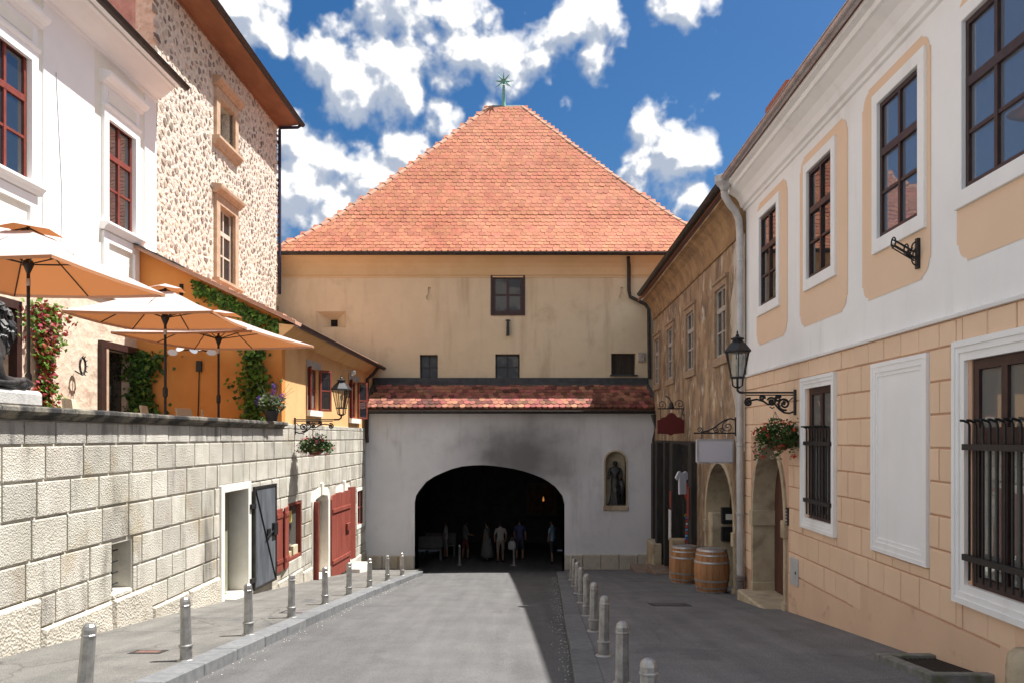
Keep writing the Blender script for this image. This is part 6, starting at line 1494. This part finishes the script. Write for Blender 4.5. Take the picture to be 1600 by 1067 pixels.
ia.tube([q(1049,638),q(1049,628),q(1046,622),q(1040,618)], .016, 6); ia.tube([q(1032,638),q(1032,654)], .008, 4); ia.tube([q(1065,638),q(1065,654)], .008, 4)
ia.lathe(q(1049,638), [(.05,-.02),(.09,.02),(.05,.16),(.02,.2)], 8); ia.tube([q(1079,650),RW(sY,.0,zs_(650))], .02, 6); ia.tube([q(1079,670),RW(sY,.0,zs_(670))], .02, 6)
ia.build('iron_arm', MT['iron'], hsn)
# blank white box sign under a scroll bracket
bY = 17.5; bxs = lambda px: (px-800)/F*bY; bzs = lambda py: E+(682-py)/F*bY
bsn = thing('box_sign', 'blank white rectangular box sign under a black scroll bracket', 'sign', RW(bY,0,E-.1))
MB().wbox(bxs(1089),RW(bY,.1,0).x,bY-.07,bY+.13,bzs(722),bzs(686)).build('sign_box', mat('white_acrylic',(.56,.56,.63),rough=.35), bsn, bev=.008)
MB().ring(Front(bY-.07), bxs(1088),RW(bY,.1,0).x+.006,bzs(723),bzs(685),.03,-.02,.012).build('sign_frame', MT['zinc'], bsn)
bm_ = MB(); bq = lambda a,z: RW(bY,a,E+.02+z)
bm_.tube([bq(.02,.06),bq(.92,.06)], .017, 6); bm_.tube([bq(.03,.0),bq(.03,.40)], .024, 6)
bm_.tube([bq(a,z) for a,z in ((.04,.34),(.14,.37),(.26,.34),(.38,.26),(.5,.17),(.62,.11),(.74,.085))], .016, 6)
for c,r0,a,t in (((.2,.2),.13,90,-1.6),((.45,.14),.07,180,1.5),((.8,.13),.065,-90,-1.5),((.62,.085),.03,0,1.3),((.33,.12),.05,30,1.4)): bm_.tube([bq(x,z) for x,z in spiral(c,r0,.012,a,t)], .011, 5)
bm_.build('scroll_bracket', MT['iron'], bsn)
for a in (.2,.75): MB().tube([bq(a,.06),bq(a,-.08)], .008, 5).build('hanger', MT['iron'], bsn)

# light well with grate, guard stone
lwz = thing('light_well', 'low concrete kerbed light well with iron grate at foot of peach house', 'light well', RW(8.2,.5,g(8.2)))
cc_ = mat('mossy_concrete', (.17,.17,.16), (.24,.235,.22), scale=9, bump=.5, bscale=50, c3=(.13,.14,.08), s3=5, t3=.58)
def lz_(y): return g(y)+RH
for a,b,n0,n1 in ((7.66,7.80,.0,.62),(8.78,8.92,.0,.62),(7.80,8.78,.5,.62)):
    MB().hexa([RW(a,n0,lz_(a)-.15),RW(b,n0,lz_(b)-.15),RW(b,n1,lz_(b)-.15),RW(a,n1,lz_(a)-.15),RW(a,n0,lz_(a)+.08),RW(b,n0,lz_(b)+.08),RW(b,n1,lz_(b)+.08),RW(a,n1,lz_(a)+.08)]).build('concrete_rim', cc_, lwz, bev=.012)
for i in range(9):
    n = .04+.052*i; MB().tube([RW(7.8,n,lz_(7.8)+.04),RW(8.78,n,lz_(8.78)+.04)], .009, 5).build('grate_bar', MT['iron'], lwz)
MB().hexa([RW(7.8,.02,lz_(7.8)+.005),RW(8.78,.02,lz_(8.78)+.005),RW(8.78,.5,lz_(8.78)+.005),RW(7.8,.5,lz_(7.8)+.005),RW(7.8,.02,lz_(7.8)+.012),RW(8.78,.02,lz_(8.78)+.012),RW(8.78,.5,lz_(8.78)+.012),RW(7.8,.5,lz_(7.8)+.012)]).build('dark_pit_sheet', MT['interior'], lwz)  # flat near-black sheet painted as the shaded depth below the grate
gs = MB().lathe(RW(7.0,.12,g(7)+RH-.05), [(.16,0),(.155,.3),(.14,.42),(.09,.47)], 10).build('guard_stone', MT['door_stone'], None, RW(7.0,.12,g(7)+RH), smooth=40); tag(gs, 'rounded stone wheel guard at the right edge of the peach house', 'guard stone')

# ================================================================== figures
def person(loc, h, label, shirt, lower, skin, yaw, arm=0., lean=0., skirt=False, step=.06):
    k = h/1.7
    n = [((0,0,.95),.135),((0,.01,1.12),.125),((0,.0+lean*.3,1.32),.15),((0,lean*.5,1.45),.06),((0,lean*.6,1.52),.055),((0,.02+lean*.7,1.60),.092),((0,.01+lean*.7,1.68),.06),
         ((.18,lean*.35,1.38),.062),((.25,.02,1.12),.045),((.23,.06+arm*.25,.93+arm*.2),.036),((.22,.10+arm*.3,.84+arm*.25),.034),
         ((-.18,lean*.35,1.38),.062),((-.25,.02,1.12),.045),((-.23,.06,.93),.036),((-.22,.08,.84),.034),
         ((.10,0,.86),.10),((.11,.02+step,.48),.062),((.11,-.01+step,.09),.042),((.12,.12+step,.035),.034),
         ((-.10,0,.86),.10),((-.11,.02-step,.48),.062),((-.11,-.01-step,.09),.042),((-.12,.12-step,.035),.034)]
    e = [(0,1),(1,2),(2,3),(3,4),(4,5),(5,6),(2,7),(7,8),(8,9),(9,10),(2,11),(11,12),(12,13),(13,14),(0,15),(15,16),(16,17),(17,18),(0,19),(19,20),(20,21),(21,22)]
    me = skin_mesh([(Vector(p)*k,r*k) for p,r in n], e, 1, 0)
    me.materials.clear()
    for m in (shirt, lower, skin, HAIR): me.materials.append(m)
    for p in me.polygons:
        c = p.center/k; p.use_smooth = True
        if c.z > 1.62 or (c.z > 1.53 and c.y < .0+lean*.7): i = 3
        elif c.z > 1.47: i = 2
        elif abs(c.x) > .2 and c.z < 1.2: i = 2
        elif c.z > .92: i = 0
        elif c.z > (.45 if not skirt else .3): i = 1
        elif c.z > .09: i = 2
        else: i = 3
        p.material_index = i
    o = bpy.data.objects.new('person', me); col.objects.link(o); o.location = loc; o.rotation_euler = (0,0,R(yaw)); ORG[o.name] = Vector(loc)
    tag(o, label, 'person', 'people in the dark archway'); 
    if skirt:
        s = MB(); s.lathe((0,0,0), [(.16*k,.98*k),(.2*k,.8*k),(.27*k,.4*k),(.29*k,.18*k)], 14); so = s.build('skirt', lower, o, smooth=True)
        so.data.transform(Matrix.Translation(Vector(loc))); 
    return o
HAIR = mat('dark_hair', (.02,.015,.012)); SK = mat('skin_tone', (.20,.12,.09))
def cl(n, c): return mat(n, c, rough=.9)
def fl_at(px, Y): return Vector(((px-800)/F*Y, Y, g(Y)+.0))
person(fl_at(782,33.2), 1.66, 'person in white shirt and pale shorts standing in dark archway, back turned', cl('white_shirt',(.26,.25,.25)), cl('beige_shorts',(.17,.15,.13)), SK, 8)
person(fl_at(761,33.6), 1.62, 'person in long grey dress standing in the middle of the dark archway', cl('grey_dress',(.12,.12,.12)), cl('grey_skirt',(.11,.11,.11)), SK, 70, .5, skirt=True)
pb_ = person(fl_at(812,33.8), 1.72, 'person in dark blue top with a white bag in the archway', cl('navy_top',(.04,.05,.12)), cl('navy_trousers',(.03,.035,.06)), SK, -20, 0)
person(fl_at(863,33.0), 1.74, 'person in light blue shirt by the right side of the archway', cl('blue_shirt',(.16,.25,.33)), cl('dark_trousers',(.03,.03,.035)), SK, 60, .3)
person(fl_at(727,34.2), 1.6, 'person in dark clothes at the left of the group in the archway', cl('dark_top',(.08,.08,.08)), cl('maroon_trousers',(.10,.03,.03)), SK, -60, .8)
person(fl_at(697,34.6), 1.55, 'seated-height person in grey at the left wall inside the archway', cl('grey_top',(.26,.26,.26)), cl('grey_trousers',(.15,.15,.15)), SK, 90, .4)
bg = fl_at(800,33.7)+Vector((0,-.1,.78)); b_ = MB().lathe(bg, [(.06,-.3),(.16,-.28),(.17,-.05),(.1,.05)], 10, sy=.5).tube([bg+Vector((-.08,0,.03)),bg+Vector((0,0,.22)),bg+Vector((.08,0,.03))], .012, 5).build('shoulder_bag', cl('white_bag',(.4,.4,.42)), None, bg); tag(b_, 'white bag carried beside the person in dark blue', 'bag')
# pews, altar picture, chandelier glints, railing inside the passage
for i, (px, Y) in enumerate(((668,34.0),(690,35.5))):
    p = fl_at(px,Y); r = thing('pew', ['pale bench nearest the left jamb inside the dark archway','pale bench farther back inside the dark archway'][i], 'bench', p, 'benches in the passage')
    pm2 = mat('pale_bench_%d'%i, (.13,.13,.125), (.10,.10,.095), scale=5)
    MB().wbox(p.x-.7,p.x+.6,p.y-.2,p.y+.2,p.z+.42,p.z+.48).build('seat', pm2, r); MB().wbox(p.x-.7,p.x+.6,p.y+.2,p.y+.26,p.z+.48,p.z+.95).build('backrest', pm2, r)
    for x in (-.68,.52): MB().wbox(p.x+x,p.x+x+.08,p.y-.2,p.y+.26,p.z,p.z+.42).build('leg', pm2, r)
ap_ = P(846,785,40.6); pf_ = thing('altar_picture', 'framed picture with a small glowing candle deep in the archway', 'picture', ap_)
MB().ring(Front(40.6), ap_.x-.75,ap_.x+.75,ap_.z-.6,ap_.z+1.0,.12,0,.08).build('frame', mat('gilt',(.08,.06,.03),rough=.6), pf_); MB().box(Front(40.6), ap_.x-.65,ap_.x+.65,.0,.03,ap_.z-.5,ap_.z+.9).build('picture', mat('dark_painting',(.05,.035,.025),(.10,.06,.04),scale=3), pf_)
MB().box(Front(40.6), ap_.x-.8,ap_.x+.8,.0,.4,ap_.z-.8,ap_.z-.7).build('altar_shelf', MT['passage'], pf_)
cn = P(849,783,40.1); cd = thing('candle', 'small lit candle before the altar picture', 'candle', cn)
MB().tube([cn+Vector((0,0,-.7)),cn], .04, 8).build('wax', MT['passage'], cd); MB().lathe(cn, [(.005,0),(.05,.06),(.04,.12),(.004,.26)], 8).build('flame', mat('flame',(1,.5,.1),emit=(1,.4,.1,.12)), cd)
for i, px in enumerate((718,803)):
    p = fl_at(px,32.3); r = thing('passage_post', ['short iron post left of the people in the archway','short iron post below the white bag in the archway'][i], 'post', p, 'iron posts in the archway')
    MB().lathe(p, [(.12,0),(.12,.04),(.05,.08),(.045,.7),(.07,.74),(.03,.82)], 10).build('shaft', MT['zinc'], r, smooth=40)

# ---- statue in the niche
nc = GW((nx0+nx1)/2,-.17,nzb+.03); hS = 1.62; k = hS/1.7
sn = [((0,0,.95),.15),((0,0,1.12),.13),((0,0,1.32),.155),((0,0,1.45),.06),((0,-.0,1.52),.055),((.0,-.02,1.61),.125),((0,-.01,1.70),.09),
      ((.18,0,1.38),.065),((.24,-.05,1.14),.055),((.20,-.16,1.0),.042),((.12,-.2,.98),.036),((-.18,0,1.38),.065),((-.24,-.02,1.14),.055),((-.28,-.12,1.02),.042),((-.33,-.16,1.06),.034)]
se = [(0,1),(1,2),(2,3),(3,4),(4,5),(5,6),(2,7),(7,8),(8,9),(9,10),(2,11),(11,12),(12,13),(13,14)]
sme = skin_mesh([(Vector(p)*k,r*k) for p,r in sn], se, 1, 0); sme.materials.clear(); sme.materials.append(MT['bronze'])
for p in sme.polygons: p.use_smooth = True
stt = bpy.data.objects.new('niche_statue', sme); col.objects.link(stt); stt.location = nc; ORG[stt.name] = nc.copy(); tag(stt, 'dark bronze robed figure standing in the round-topped wall niche', 'statue')
rb = MB(); vs = []; fs = []; NS = 40; PR = [(.15,1.02),(.17,.9),(.16,.7),(.165,.45),(.2,.2),(.24,.02)]
for j,(r,z) in enumerate(PR):
    for i in range(NS):
        a = 2*math.pi*i/NS; rr = r*(1+.13*math.sin(a*9+z*3)*(j/5)+.05*math.sin(a*4+1)); vs.append(nc+Vector((rr*math.cos(a),rr*.75*math.sin(a),z))*k+Vector((0,0,0)))
for j in range(len(PR)-1):
    for i in range(NS): fs.append((j*NS+i,j*NS+(i+1)%NS,(j+1)*NS+(i+1)%NS,(j+1)*NS+i))
rb.add(vs, fs); rb.build('robe', MT['bronze'], stt, smooth=True)
MB().tube([nc+Vector((.2,-.1,.95))*k,nc+Vector((.3,-.02,.6))*k,nc+Vector((.28,0,.05))*k], [.1,.08,.1], 8).build('drapery', MT['bronze'], stt, smooth=True)
MB().box(lambda s,n,z: nc+Vector((s,n,z)), -.3,.3,-.2,.2,-.05,.03).build('base', MT['bronze'], stt)
